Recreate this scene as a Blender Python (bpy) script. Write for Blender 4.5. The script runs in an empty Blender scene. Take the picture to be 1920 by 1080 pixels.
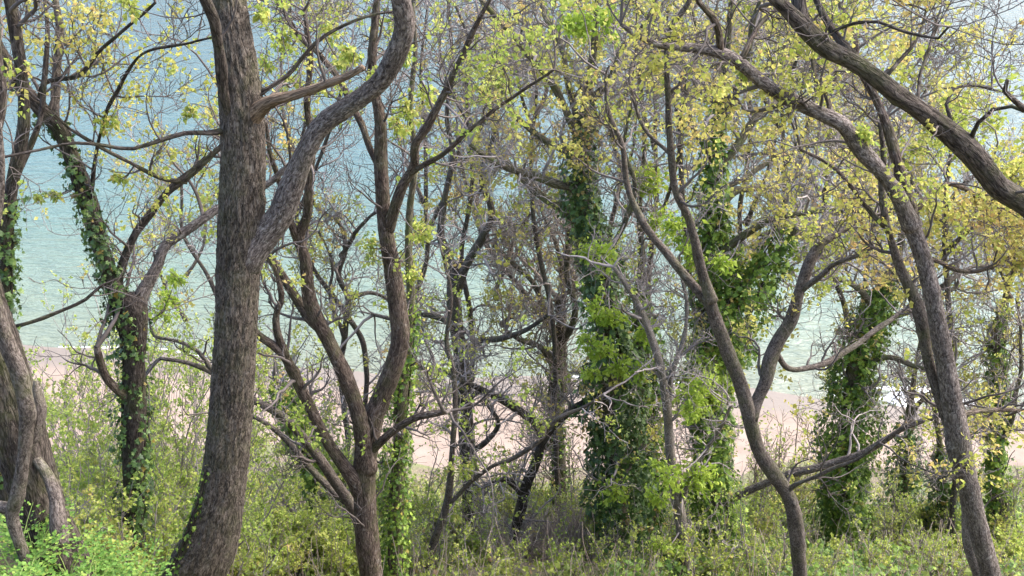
import bpy, math, random
import numpy as np
from math import radians, tan, sin, cos, pi

# ------------------------------------------------------------------ camera, sky, sun, exposure
SC = bpy.context.scene
COL = SC.collection
CAM = np.array([0.0, 0.0, 26.0])          # metres above the sea
PITCH = radians(-24.0)
HALF_V = radians(15.0)
F = 540.0 / tan(HALF_V)                   # focal length in photograph pixels
cam_d = bpy.data.cameras.new('camera')
cam = bpy.data.objects.new('camera', cam_d); COL.objects.link(cam)
cam.location = CAM
cam.rotation_euler = (radians(90) + PITCH, 0, 0)
cam_d.sensor_width = 36.0
cam_d.lens = 18.0 / (tan(HALF_V) * 16 / 9)
cam_d.clip_end = 5000.0; cam_d.clip_start = 0.05
SC.camera = cam

SUN_DIR = np.array([0.70, 0.18, 0.85]); SUN_DIR = SUN_DIR / np.linalg.norm(SUN_DIR)
SUN_EL = math.asin(SUN_DIR[2]); SUN_AZ = math.atan2(SUN_DIR[0], SUN_DIR[1])
world = bpy.data.worlds.new('World'); SC.world = world; world.use_nodes = True
wn = world.node_tree.nodes; wl = world.node_tree.links
sky = wn.new('ShaderNodeTexSky'); sky.sky_type = 'NISHITA'; sky.sun_disc = False
sky.sun_elevation = SUN_EL; sky.sun_rotation = SUN_AZ
sky.air_density = 1.0; sky.dust_density = 4.0; sky.ozone_density = 1.0
wl.new(sky.outputs[0], wn['Background'].inputs[0]); wn['Background'].inputs[1].default_value = 0.15
sun_d = bpy.data.lights.new('sun', 'SUN'); sun_d.energy = 0.85; sun_d.angle = radians(55.0); sun_d.color = (1.0, 0.95, 0.88)
sun = bpy.data.objects.new('sun', sun_d); COL.objects.link(sun)
from mathutils import Vector
sun.rotation_euler = Vector(SUN_DIR).to_track_quat('Z', 'Y').to_euler()
sun.location = (20, -10, 60)
vs = SC.view_settings
vs.view_transform = 'Standard'; vs.look = 'None'; vs.gamma = 1.0; vs.use_curve_mapping = False
vs.exposure = 2.4
SC.render.engine = 'CYCLES'
SC.cycles.max_bounces = 6; SC.cycles.diffuse_bounces = 3; SC.cycles.transmission_bounces = 4; SC.cycles.glossy_bounces = 2
SC.cycles.use_denoising = True

# ------------------------------------------------------------------ helpers
RNG = np.random.default_rng(7)
FWD = np.array([0, cos(PITCH), sin(PITCH)]); UP = np.array([0, -sin(PITCH), cos(PITCH)]); RIGHT = np.array([1.0, 0, 0])

def at(px, py, Y):
    """the place at distance Y ahead (metres) that is seen at pixel px, py; and metres per pixel there"""
    d = FWD + RIGHT * (px - 960) / F + UP * (540 - py) / F
    t = Y / d[1]
    return CAM + d * t, t / F

def unit(v):
    return v / (np.linalg.norm(v, axis=-1, keepdims=True) + 1e-12)

def _hash(i):
    i = np.atleast_1d(i); h = np.uint64(16)
    i = (i ^ (i >> h)) * np.uint64(0x45d9f3b); i = (i ^ (i >> h)) * np.uint64(0x45d9f3b)
    return ((i ^ (i >> h)) & np.uint64(0xffffff)).astype(np.float64) / 0xffffff

def vnoise(p):
    """smooth value noise in 0..1 for points (..., 3)"""
    p = np.asarray(p, float) + 1000.0
    if p.ndim == 1: return vnoise(p[None])[0]
    i = np.floor(p).astype(np.int64); f = p - i; f = f * f * (3 - 2 * f)
    i = i.astype(np.uint64)
    out = 0
    for a in (0, 1):
        for b in (0, 1):
            for c in (0, 1):
                h = _hash(((i[..., 0] + np.uint64(a)) * np.uint64(73856093)) ^ ((i[..., 1] + np.uint64(b)) * np.uint64(19349663)) ^ ((i[..., 2] + np.uint64(c)) * np.uint64(83492791)))
                w = (f[..., 0] if a else 1 - f[..., 0]) * (f[..., 1] if b else 1 - f[..., 1]) * (f[..., 2] if c else 1 - f[..., 2])
                out = out + h * w
    return out

def sstep(a, b, x):
    t = np.clip((x - a) / (b - a), 0, 1); return t * t * (3 - 2 * t)

def make_mesh(name, verts, quads=None, tris=None, vec=None, face_v=None, smooth=True):
    me = bpy.data.meshes.new(name)
    verts = np.asarray(verts, np.float32).reshape(-1, 3)
    nq = 0 if quads is None else len(quads); nt = 0 if tris is None else len(tris)
    me.vertices.add(len(verts)); me.vertices.foreach_set('co', verts.ravel())
    idx = np.concatenate([np.asarray(a, np.int32).ravel() for a in (quads, tris) if a is not None and len(a)])
    me.loops.add(len(idx)); me.loops.foreach_set('vertex_index', idx)
    starts = np.concatenate([np.arange(nq) * 4, nq * 4 + np.arange(nt) * 3]).astype(np.int32)
    me.polygons.add(nq + nt); me.polygons.foreach_set('loop_start', starts)
    me.polygons.foreach_set('use_smooth', np.full(nq + nt, smooth))
    if vec is not None:
        a = me.attributes.new('bark', 'FLOAT_VECTOR', 'POINT'); a.data.foreach_set('vector', np.asarray(vec, np.float32).ravel())
    if face_v is not None:
        a = me.attributes.new('tone', 'FLOAT', 'FACE'); a.data.foreach_set('value', np.asarray(face_v, np.float32))
    me.update(calc_edges=True)
    return me

def link(name, me, mat=None, parent=None, kind=None):
    o = bpy.data.objects.new(name, me); COL.objects.link(o)
    if mat is not None: me.materials.append(mat)
    if parent is not None:
        o.parent = parent; o.location = -parent.location if False else (0, 0, 0)
        o.matrix_parent_inverse = parent.matrix_basis.inverted()
    if kind: o['kind'] = kind
    return o

def thing(name, label, cat, loc, group=None):
    o = bpy.data.objects.new(name, None); COL.objects.link(o)
    o.empty_display_size = 0.2
    o.location = loc; o['label'] = label; o['category'] = cat
    if group: o['group'] = group
    return o

def spline(P, step):
    """Catmull-Rom through rows of P (x, y, z, r), resampled about every step metres"""
    P = np.asarray(P, float)
    Q = np.vstack([2 * P[0] - P[1], P, 2 * P[-1] - P[-2]]); out = []
    for i in range(1, len(Q) - 2):
        n = max(1, int(np.linalg.norm(Q[i + 1, :3] - Q[i, :3]) / step))
        t = (np.arange(n) / n)[:, None]
        a, b, c, d = Q[i - 1], Q[i], Q[i + 1], Q[i + 2]
        out.append(0.5 * (2 * b + (c - a) * t + (2 * a - 5 * b + 4 * c - d) * t ** 2 + (3 * b - a - 3 * c + d) * t ** 3))
    out.append(Q[-2][None])
    R = np.vstack(out); R[:, 3] = np.maximum(R[:, 3], 0.002)
    return R

def tube(C, sides, lump=0.08, ridge=0.0, seed=0.0, cap=True):
    """verts, quads, tris, bark coordinates of a tube along C (n x 4)"""
    P, R = C[:, :3], C[:, 3]
    T = unit(np.gradient(P, axis=0))
    u = np.zeros_like(T); v = np.cross(T[0], [0.3, 1, 0.1]); v /= np.linalg.norm(v)
    for i in range(len(T)):
        v = v - T[i] * np.dot(v, T[i]); v /= np.linalg.norm(v); u[i] = v
    w = np.cross(T, u)
    th = np.arange(sides) / sides * 2 * pi
    n = len(P)
    L = np.concatenate([[0], np.cumsum(np.linalg.norm(np.diff(P, axis=0), axis=1))])
    ct, st = np.cos(th), np.sin(th)
    bark = np.stack([R[:, None] * ct, R[:, None] * st, np.repeat(L[:, None], sides, 1)], -1)
    rr = np.repeat(R[:, None], sides, 1)
    if lump:
        q = np.stack([ct[None] * 0.9 + seed * 7.3 + 0 * rr, st[None] * 0.9 + 0 * rr, L[:, None] / (5 * R[:, None].mean() + 0.05) + 0 * rr], -1)
        rr = rr * (1 + lump * 2 * (vnoise(q) - 0.5))
    if ridge:
        kr = np.random.default_rng(int(seed * 10) + 3)                 # old knots and swellings
        for _ in range(int(L[-1] * 2.2)):
            kl, kt, ks = kr.random() * L[-1], kr.random() * 2 * pi, 0.02 + 0.03 * kr.random()
            dl = L[:, None] - kl; dt = ((th[None] - kt + pi) % (2 * pi) - pi) * rr
            g = (dl ** 2 + dt ** 2) / ks ** 2
            rr = rr + ks * 0.45 * (np.exp(-g) - 0.9 * np.exp(-g * 6))
        q = bark * np.array([42, 42, 7.0]) + seed
        n1 = 1 - np.abs(2 * vnoise(q + vnoise(q * 0.5)[..., None] * 1.5) - 1)
        q2 = bark * np.array([95, 95, 22.0]) + seed + 5
        rr = rr + ridge * (n1 - 0.5) + ridge * 0.45 * (vnoise(q2) - 0.5)
    V = P[:, None] + rr[..., None] * (u[:, None] * ct[None, :, None] + w[:, None] * st[None, :, None])
    i = np.arange(n - 1)[:, None] * sides; j = np.arange(sides)[None]; k = (j + 1) % sides
    quads = np.stack([i + j, i + k, i + sides + k, i + sides + j], -1).reshape(-1, 4)
    V = V.reshape(-1, 3); bark = bark.reshape(-1, 3)
    m = len(V)
    V = np.vstack([V, P[-1] + T[-1] * R[-1] * 0.4]); bark = np.vstack([bark, [0, 0, L[-1]]])
    j = np.arange(sides); tr = np.stack([(n - 1) * sides + j, (n - 1) * sides + (j + 1) % sides, np.full(sides, m)], -1)
    V = np.vstack([V, P[0]]); bark = np.vstack([bark, [0, 0, 0]]); tr = np.vstack([tr, np.stack([(j + 1) % sides, j, np.full(sides, m + 1)], -1)])
    bark[:, 0] += seed * 3.1
    return V, quads, tr, bark

def bundle(P, R, sides):
    """many thin tubes at once: P (N, K, 3), R (N, K) -> verts, quads"""
    N, K = R.shape
    T = unit(np.gradient(P, axis=1))
    ref = np.where(np.abs(T[:, :1, 2:3]) < 0.8, np.array([0, 0, 1.0]), np.array([1.0, 0, 0]))
    u = unit(np.cross(T, ref)); w = np.cross(T, u)
    th = np.arange(sides) / sides * 2 * pi
    V = P[:, :, None] + R[..., None, None] * (u[:, :, None] * np.cos(th)[:, None] + w[:, :, None] * np.sin(th)[:, None])
    b = (np.arange(N) * K * sides)[:, None, None]; i = (np.arange(K - 1) * sides)[None, :, None]; j = np.arange(sides)[None, None]; k = (j + 1) % sides
    Q = np.stack([b + i + j, b + i + k, b + i + sides + k, b + i + sides + j], -1).reshape(-1, 4)
    return V.reshape(-1, 3), Q

class Bag:
    """collects geometry for one mesh"""
    def __init__(s): s.v = []; s.q = []; s.t = []; s.f = []; s.n = 0
    def quads(s, V, Q, tone=None):
        s.v.append(V); s.q.append(Q + s.n); s.n += len(V)
    def tris(s, V, T, tone):
        s.v.append(V); s.t.append(T + s.n); s.n += len(V); s.f.append(tone)
    def mesh(s, name, smooth=True):
        if not s.v: return None
        return make_mesh(name, np.vstack(s.v), np.vstack(s.q) if s.q else None, np.vstack(s.t) if s.t else None,
                         face_v=np.concatenate(s.f) if s.f else None, smooth=smooth)

def grow(p, d, r0, L, K, wig, up, spread, rng, rmin, sag=0.0):
    """random gnarly shoots from points p with host direction d. Returns P (N,K+1,3), R (N,K+1)"""
    N = len(p)
    x = rng.normal(size=(N, 3)); x = unit(x - d * np.sum(x * d, -1, keepdims=True))
    D = unit(d * (1 - spread) + x * spread + np.array([0, 0, up]))
    P = np.empty((N, K + 1, 3)); P[:, 0] = p
    bend = rng.normal(size=(N, 3)) * wig * 0.5
    for k in range(K):
        P[:, k + 1] = P[:, k] + D * (L / K)[:, None]
        D = unit(D + bend + rng.normal(size=(N, 3)) * wig + np.array([0, 0, up * 0.35 - sag]))
        if k % 3 == 2: bend = -bend + rng.normal(size=(N, 3)) * wig * 0.4
    t = np.linspace(0, 1, K + 1)[None]
    R = np.maximum(r0[:, None] * (1 - 0.78 * t), rmin)
    return P, R

def pick(P, R, n, lo, rng):
    """n random start points on shoots P: position, direction, radius"""
    N, K1 = R.shape
    a = rng.integers(0, N, n); s = (lo + (1 - lo) * rng.random(n)) * (K1 - 1)
    k = np.minimum(s.astype(int), K1 - 2); f = (s - k)[:, None]
    p = P[a, k] * (1 - f) + P[a, k + 1] * f
    d = unit(P[a, k + 1] - P[a, k])
    return p, d, R[a, k]

LEAF_T = np.array([[0, 1, 3], [1, 2, 3]])
def leaves(bag, pos, axis, size, rng, width=0.42, droop=0.0, tone=None, normal=None):
    """a folded pointed leaf at each pos growing along axis"""
    N = len(pos)
    if N == 0: return
    a = unit(axis)
    x = rng.normal(size=(N, 3)) if normal is None else np.cross(a, normal) + rng.normal(size=(N, 3)) * 0.15
    s = unit(x - a * np.sum(x * a, -1, keepdims=True)); nn = np.cross(a, s)
    S = size[:, None]
    mid = pos + a * S * 0.45
    V = np.stack([pos, mid + s * S * width + nn * S * 0.12, pos + a * S + nn * S * (-0.12) - np.array([0, 0, droop]) * S, mid - s * S * width + nn * S * 0.12], 1).reshape(-1, 3)
    T = (np.arange(N) * 4)[:, None, None] + LEAF_T[None]
    tn = rng.random(N) if tone is None else tone
    bag.tris(V, T.reshape(-1, 3), np.repeat(tn, 2))

IVY_S = np.array([[0, 0], [0.52, -0.02], [0.30, 0.42], [0.62, 0.55], [0.22, 0.66], [0.0, 1.05], [-0.22, 0.66], [-0.62, 0.55], [-0.30, 0.42], [-0.52, -0.02]])
IVY_T = np.array([[0, 1, 2], [0, 2, 8], [0, 8, 9], [2, 3, 4], [2, 4, 6], [2, 6, 8], [4, 5, 6], [6, 7, 8]])
def ivy_leaves(bag, pos, nrm, size, rng, tone):
    """lobed ivy leaves lying on a surface with outward normal nrm, tips hanging down"""
    N = len(pos)
    down = np.array([0, 0, -1.0]) + rng.normal(size=(N, 3)) * 0.45
    n = unit(nrm + rng.normal(size=(N, 3)) * 0.42 + np.array([0, 0, 0.35]))
    a = unit(down - n * np.sum(down * n, -1, keepdims=True)); s = np.cross(a, n)
    V = pos[:, None] + size[:, None, None] * (s[:, None] * IVY_S[None, :, :1] + a[:, None] * IVY_S[None, :, 1:] - n[:, None] * (np.abs(IVY_S[None, :, :1]) * 0.25))
    T = (np.arange(N) * 10)[:, None, None] + IVY_T[None]
    bag.tris(V.reshape(-1, 3), T.reshape(-1, 3), np.repeat(tone, len(IVY_T)))

# ------------------------------------------------------------------ materials
def nodes_of(name):
    m = bpy.data.materials.new(name); m.use_nodes = True
    nt = m.node_tree; return m, nt, nt.nodes, nt.links, nt.nodes['Principled BSDF']

def ramp(n, stops, interp='LINEAR'):
    r = n.new('ShaderNodeValToRGB'); e = r.color_ramp.elements; r.color_ramp.interpolation = interp
    e[0].position, e[0].color = stops[0][0], (*stops[0][1], 1); e[1].position, e[1].color = stops[-1][0], (*stops[-1][1], 1)
    for p, c in stops[1:-1]:
        x = e.new(p); x.color = (*c, 1)
    return r

def bark_material(name, dark, mid, light, moss=0.0, lichen=0.0, scale=1.0, bump=0.6, stretch=0.22, ring=0.0):
    m, nt, n, l, b = nodes_of(name)
    at_ = n.new('ShaderNodeAttribute'); at_.attribute_name = 'bark'
    mp = n.new('ShaderNodeMapping'); mp.inputs['Scale'].default_value = (scale, scale, scale * stretch); l.new(at_.outputs['Vector'], mp.inputs[0])
    n1 = n.new('ShaderNodeTexNoise'); n1.inputs['Scale'].default_value = 75; n1.inputs['Detail'].default_value = 6; n1.inputs['Roughness'].default_value = 0.66; n1.inputs['Distortion'].default_value = 0.6
    l.new(mp.outputs[0], n1.inputs['Vector'])
    n2 = n.new('ShaderNodeTexNoise'); n2.inputs['Scale'].default_value = 5; n2.inputs['Detail'].default_value = 4; l.new(at_.outputs['Vector'], n2.inputs['Vector'])
    mq = n.new('ShaderNodeMapping'); mq.inputs['Scale'].default_value = (scale, scale, scale * stretch * 0.8); l.new(at_.outputs['Vector'], mq.inputs[0])
    n3 = n.new('ShaderNodeTexNoise'); n3.inputs['Scale'].default_value = 26; n3.inputs['Detail'].default_value = 3; n3.inputs['Distortion'].default_value = 1.2; l.new(mq.outputs[0], n3.inputs['Vector'])
    ab = n.new('ShaderNodeMath'); ab.operation = 'SUBTRACT'; ab.inputs[1].default_value = 0.5; l.new(n3.outputs[0], ab.inputs[0])
    ab2 = n.new('ShaderNodeMath'); ab2.operation = 'ABSOLUTE'; l.new(ab.outputs[0], ab2.inputs[0])
    crack = n.new('ShaderNodeMapRange'); crack.inputs[1].default_value = 0.0; crack.inputs[2].default_value = 0.055; crack.inputs[3].default_value = 0.0; crack.inputs[4].default_value = 1.0; l.new(ab2.outputs[0], crack.inputs[0])
    hm = n.new('ShaderNodeMath'); hm.operation = 'MULTIPLY_ADD'; hm.inputs[1].default_value = 0.8; l.new(crack.outputs[0], hm.inputs[0]); l.new(n1.outputs[0], hm.inputs[2])
    r = ramp(n, [(0.34, dark), (0.50, mid), (0.68, light)]); l.new(n1.outputs[0], r.inputs[0])
    r2 = ramp(n, [(0.3, (0.72, 0.70, 0.68)), (0.7, (1.15, 1.12, 1.08))]); l.new(n2.outputs[0], r2.inputs[0])
    mx = n.new('ShaderNodeMix'); mx.data_type = 'RGBA'; mx.blend_type = 'MULTIPLY'; mx.inputs[0].default_value = 1.0
    l.new(r.outputs[0], mx.inputs[6]); l.new(r2.outputs[0], mx.inputs[7])
    cr = ramp(n, [(0.0, (0.45, 0.43, 0.42)), (1.0, (1.08, 1.08, 1.08))]); l.new(crack.outputs[0], cr.inputs[0])
    mz = n.new('ShaderNodeMix'); mz.data_type = 'RGBA'; mz.blend_type = 'MULTIPLY'; mz.inputs[0].default_value = 1.0
    l.new(mx.outputs[2], mz.inputs[6]); l.new(cr.outputs[0], mz.inputs[7])
    out = mz.outputs[2]
    def overlay(out, col, sc, lo, hi, amount):
        q = n.new('ShaderNodeTexNoise'); q.inputs['Scale'].default_value = sc; q.inputs['Detail'].default_value = 5; q.inputs['Roughness'].default_value = 0.7
        l.new(at_.outputs['Vector'], q.inputs['Vector'])
        mr = n.new('ShaderNodeMapRange'); mr.inputs[1].default_value = lo; mr.inputs[2].default_value = hi; mr.inputs[4].default_value = amount
        l.new(q.outputs[0], mr.inputs[0])
        k = n.new('ShaderNodeMix'); k.data_type = 'RGBA'; l.new(mr.outputs[0], k.inputs[0]); l.new(out, k.inputs[6]); k.inputs[7].default_value = (*col, 1)
        return k.outputs[2]
    if moss: out = overlay(out, (0.085, 0.105, 0.03), 3.1, 0.48, 0.66, moss)
    if lichen: out = overlay(out, (0.42, 0.41, 0.38), 13, 0.58, 0.70, lichen)
    l.new(out, b.inputs['Base Color']); b.inputs['Roughness'].default_value = 0.92; b.inputs['Specular IOR Level'].default_value = 0.15
    bp = n.new('ShaderNodeBump'); bp.inputs['Strength'].default_value = bump; bp.inputs['Distance'].default_value = 0.012 / scale
    l.new(hm.outputs[0], bp.inputs['Height']); l.new(bp.outputs[0], b.inputs['Normal'])
    return m

def twig_material(name, c1, c2):
    m, nt, n, l, b = nodes_of(name)
    tc = n.new('ShaderNodeTexCoord'); q = n.new('ShaderNodeTexNoise'); q.inputs['Scale'].default_value = 2.2; q.inputs['Detail'].default_value = 5
    l.new(tc.outputs['Object'], q.inputs['Vector'])
    r = ramp(n, [(0.35, c1), (0.65, c2)]); l.new(q.outputs[0], r.inputs[0]); l.new(r.outputs[0], b.inputs['Base Color'])
    b.inputs['Roughness'].default_value = 0.85; b.inputs['Specular IOR Level'].default_value = 0.2
    return m

def leaf_material(name, stops, trans=0.45, rough=0.55, spec=0.3):
    m, nt, n, l, b = nodes_of(name)
    a = n.new('ShaderNodeAttribute'); a.attribute_name = 'tone'
    r = ramp(n, stops); l.new(a.outputs['Fac'], r.inputs[0])
    l.new(r.outputs[0], b.inputs['Base Color']); b.inputs['Roughness'].default_value = rough; b.inputs['Specular IOR Level'].default_value = spec
    t = n.new('ShaderNodeBsdfTranslucent'); l.new(r.outputs[0], t.inputs[0])
    mx = n.new('ShaderNodeMixShader'); mx.inputs[0].default_value = trans
    l.new(b.outputs[0], mx.inputs[1]); l.new(t.outputs[0], mx.inputs[2]); l.new(mx.outputs[0], n['Material Output'].inputs['Surface'])
    return m

M = {}
M['bark_big'] = bark_material('furrowed_brown_bark', (0.028, 0.023, 0.020), (0.088, 0.075, 0.065), (0.175, 0.154, 0.137), moss=0.22, lichen=0.14, bump=1.0, stretch=0.3, scale=1.35)
M['bark_limb'] = bark_material('pale_flecked_bark', (0.042, 0.035, 0.033), (0.125, 0.108, 0.104), (0.27, 0.245, 0.235), moss=0.1, lichen=0.45, bump=0.8, stretch=0.35)
M['bark_dead'] = bark_material('stripped_branch_wood', (0.07, 0.050, 0.034), (0.17, 0.125, 0.090), (0.30, 0.23, 0.17), bump=0.6, stretch=0.10)
M['bark_red'] = bark_material('reddish_brown_bark', (0.026, 0.020, 0.017), (0.085, 0.065, 0.056), (0.19, 0.16, 0.14), moss=0.3, lichen=0.25, bump=0.8)
M['bark_dark'] = bark_material('dark_brown_bark', (0.018, 0.015, 0.013), (0.056, 0.047, 0.042), (0.125, 0.108, 0.098), moss=0.3, lichen=0.1, bump=0.8)
M['bark_grey'] = bark_material('grey_brown_bark', (0.038, 0.032, 0.029), (0.092, 0.079, 0.072), (0.18, 0.16, 0.15), moss=0.3, lichen=0.2, bump=0.5, stretch=0.5)
M['bark_mossy'] = bark_material('mossy_grey_bark', (0.035, 0.032, 0.022), (0.105, 0.095, 0.070), (0.22, 0.20, 0.16), moss=0.75, lichen=0.2, bump=0.6)
M['bark_pale'] = bark_material('pale_silver_bark', (0.065, 0.057, 0.052), (0.165, 0.148, 0.137), (0.30, 0.28, 0.26), moss=0.15, lichen=0.4, bump=0.4, stretch=0.8)
M['twig_dark'] = twig_material('dark_twig', (0.06, 0.05, 0.046), (0.15, 0.128, 0.12))
M['twig_grey'] = twig_material('grey_twig', (0.14, 0.12, 0.115), (0.29, 0.258, 0.247))
M['twig_tan'] = twig_material('dry_tan_twig', (0.17, 0.135, 0.112), (0.33, 0.27, 0.225))
M['spring'] = leaf_material('young_lime_leaf', [(0, (0.22, 0.31, 0.05)), (0.5, (0.37, 0.43, 0.09)), (0.88, (0.48, 0.48, 0.13)), (1, (0.50, 0.38, 0.14))], 0.5)
M['golden'] = leaf_material('golden_young_leaf', [(0, (0.28, 0.34, 0.06)), (0.45, (0.44, 0.43, 0.10)), (0.85, (0.54, 0.46, 0.15)), (1, (0.52, 0.36, 0.14))], 0.5)
M['lime'] = leaf_material('vivid_lime_leaf', [(0, (0.22, 0.34, 0.035)), (1, (0.44, 0.54, 0.09))], 0.5)
M['ivy'] = leaf_material('dark_ivy_leaf', [(0, (0.03, 0.065, 0.02)), (0.6, (0.08, 0.145, 0.035)), (0.9, (0.16, 0.24, 0.05)), (1, (0.22, 0.17, 0.04))], 0.2, 0.45, 0.4)
M['ivy_fresh'] = leaf_material('fresh_ivy_leaf', [(0, (0.05, 0.10, 0.02)), (0.5, (0.14, 0.23, 0.035)), (0.9, (0.28, 0.38, 0.06)), (1, (0.30, 0.26, 0.06))], 0.3, 0.5, 0.25)
M['thicket'] = leaf_material('thicket_leaf', [(0, (0.22, 0.32, 0.06)), (0.5, (0.38, 0.47, 0.10)), (0.9, (0.54, 0.57, 0.16)), (1, (0.50, 0.38, 0.16))], 0.5)
M['cover'] = leaf_material('ground_cover_leaf', [(0, (0.09, 0.13, 0.03)), (0.5, (0.20, 0.25, 0.05)), (0.85, (0.34, 0.36, 0.08)), (1, (0.34, 0.22, 0.12))], 0.4)
M['herb'] = leaf_material('fresh_herb_leaf', [(0, (0.07, 0.16, 0.03)), (0.6, (0.15, 0.28, 0.05)), (1, (0.30, 0.40, 0.08))], 0.4)
M['dry'] = leaf_material('dry_grass_blade', [(0, (0.24, 0.16, 0.10)), (0.6, (0.40, 0.29, 0.20)), (1, (0.50, 0.40, 0.28))], 0.25)

# ground
def ground_material():
    m, nt, n, l, b = nodes_of('leaf_litter_soil')
    tc = n.new('ShaderNodeTexCoord')
    a = n.new('ShaderNodeTexNoise'); a.inputs['Scale'].default_value = 9; a.inputs['Detail'].default_value = 8; a.inputs['Roughness'].default_value = 0.7; l.new(tc.outputs['Object'], a.inputs['Vector'])
    c = n.new('ShaderNodeTexNoise'); c.inputs['Scale'].default_value = 0.7; c.inputs['Detail'].default_value = 4; l.new(tc.outputs['Object'], c.inputs['Vector'])
    r = ramp(n, [(0.3, (0.045, 0.034, 0.024)), (0.5, (0.12, 0.092, 0.062)), (0.7, (0.24, 0.19, 0.13))]); l.new(a.outputs[0], r.inputs[0])
    k = n.new('ShaderNodeMix'); k.data_type = 'RGBA'; k.inputs[7].default_value = (0.10, 0.12, 0.035, 1); l.new(r.outputs[0], k.inputs[6])
    mr = n.new('ShaderNodeMapRange'); mr.inputs[1].default_value = 0.42; mr.inputs[2].default_value = 0.62; mr.inputs[4].default_value = 0.8; l.new(c.outputs[0], mr.inputs[0]); l.new(mr.outputs[0], k.inputs[0])
    l.new(k.outputs[2], b.inputs['Base Color']); b.inputs['Roughness'].default_value = 0.95
    bp = n.new('ShaderNodeBump'); bp.inputs['Strength'].default_value = 0.8; bp.inputs['Distance'].default_value = 0.05; l.new(a.outputs[0], bp.inputs['Height']); l.new(bp.outputs[0], b.inputs['Normal'])
    return m

SHORE0, SHORE_S = 47.3, -0.13            # waterline: y = SHORE0 + SHORE_S * x
def shore_coord(n, l):
    """distance out to sea from the waterline, metres"""
    tc = n.new('ShaderNodeTexCoord'); sp = n.new('ShaderNodeSeparateXYZ'); l.new(tc.outputs['Object'], sp.inputs[0])
    a = n.new('ShaderNodeMath'); a.operation = 'MULTIPLY_ADD'; a.inputs[1].default_value = -SHORE_S; l.new(sp.outputs[0], a.inputs[0]); l.new(sp.outputs[1], a.inputs[2])
    c = n.new('ShaderNodeMath'); c.operation = 'SUBTRACT'; c.inputs[1].default_value = SHORE0; l.new(a.outputs[0], c.inputs[0])
    return tc, c.outputs[0]

def sand_material():
    m, nt, n, l, b = nodes_of('pale_sand')
    tc, s = shore_coord(n, l)
    q = n.new('ShaderNodeTexNoise'); q.inputs['Scale'].default_value = 0.8; q.inputs['Detail'].default_value = 7; q.inputs['Roughness'].default_value = 0.65; l.new(tc.outputs['Object'], q.inputs['Vector'])
    r = ramp(n, [(0.3, (0.155, 0.115, 0.088)), (0.5, (0.205, 0.156, 0.122)), (0.7, (0.235, 0.184, 0.148))]); l.new(q.outputs[0], r.inputs[0])
    # the wet strip washed by the waves
    ad = n.new('ShaderNodeMath'); ad.operation = 'MULTIPLY_ADD'; ad.inputs[1].default_value = 1.6; l.new(q.outputs[0], ad.inputs[0]); l.new(s, ad.inputs[2])
    mr = n.new('ShaderNodeMapRange'); mr.inputs[1].default_value = -2.2; mr.inputs[2].default_value = -0.8; l.new(ad.outputs[0], mr.inputs[0])
    k = n.new('ShaderNodeMix'); k.data_type = 'RGBA'; l.new(mr.outputs[0], k.inputs[0]); l.new(r.outputs[0], k.inputs[6]); k.inputs[7].default_value = (0.138, 0.112, 0.088, 1)
    l.new(k.outputs[2], b.inputs['Base Color'])
    rg = n.new('ShaderNodeMapRange'); rg.inputs[3].default_value = 0.9; rg.inputs[4].default_value = 0.6; l.new(mr.outputs[0], rg.inputs[0]); l.new(rg.outputs[0], b.inputs['Roughness'])
    bp = n.new('ShaderNodeBump'); bp.inputs['Strength'].default_value = 0.5; bp.inputs['Distance'].default_value = 0.08; l.new(q.outputs[0], bp.inputs['Height']); l.new(bp.outputs[0], b.inputs['Normal'])
    return m

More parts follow.
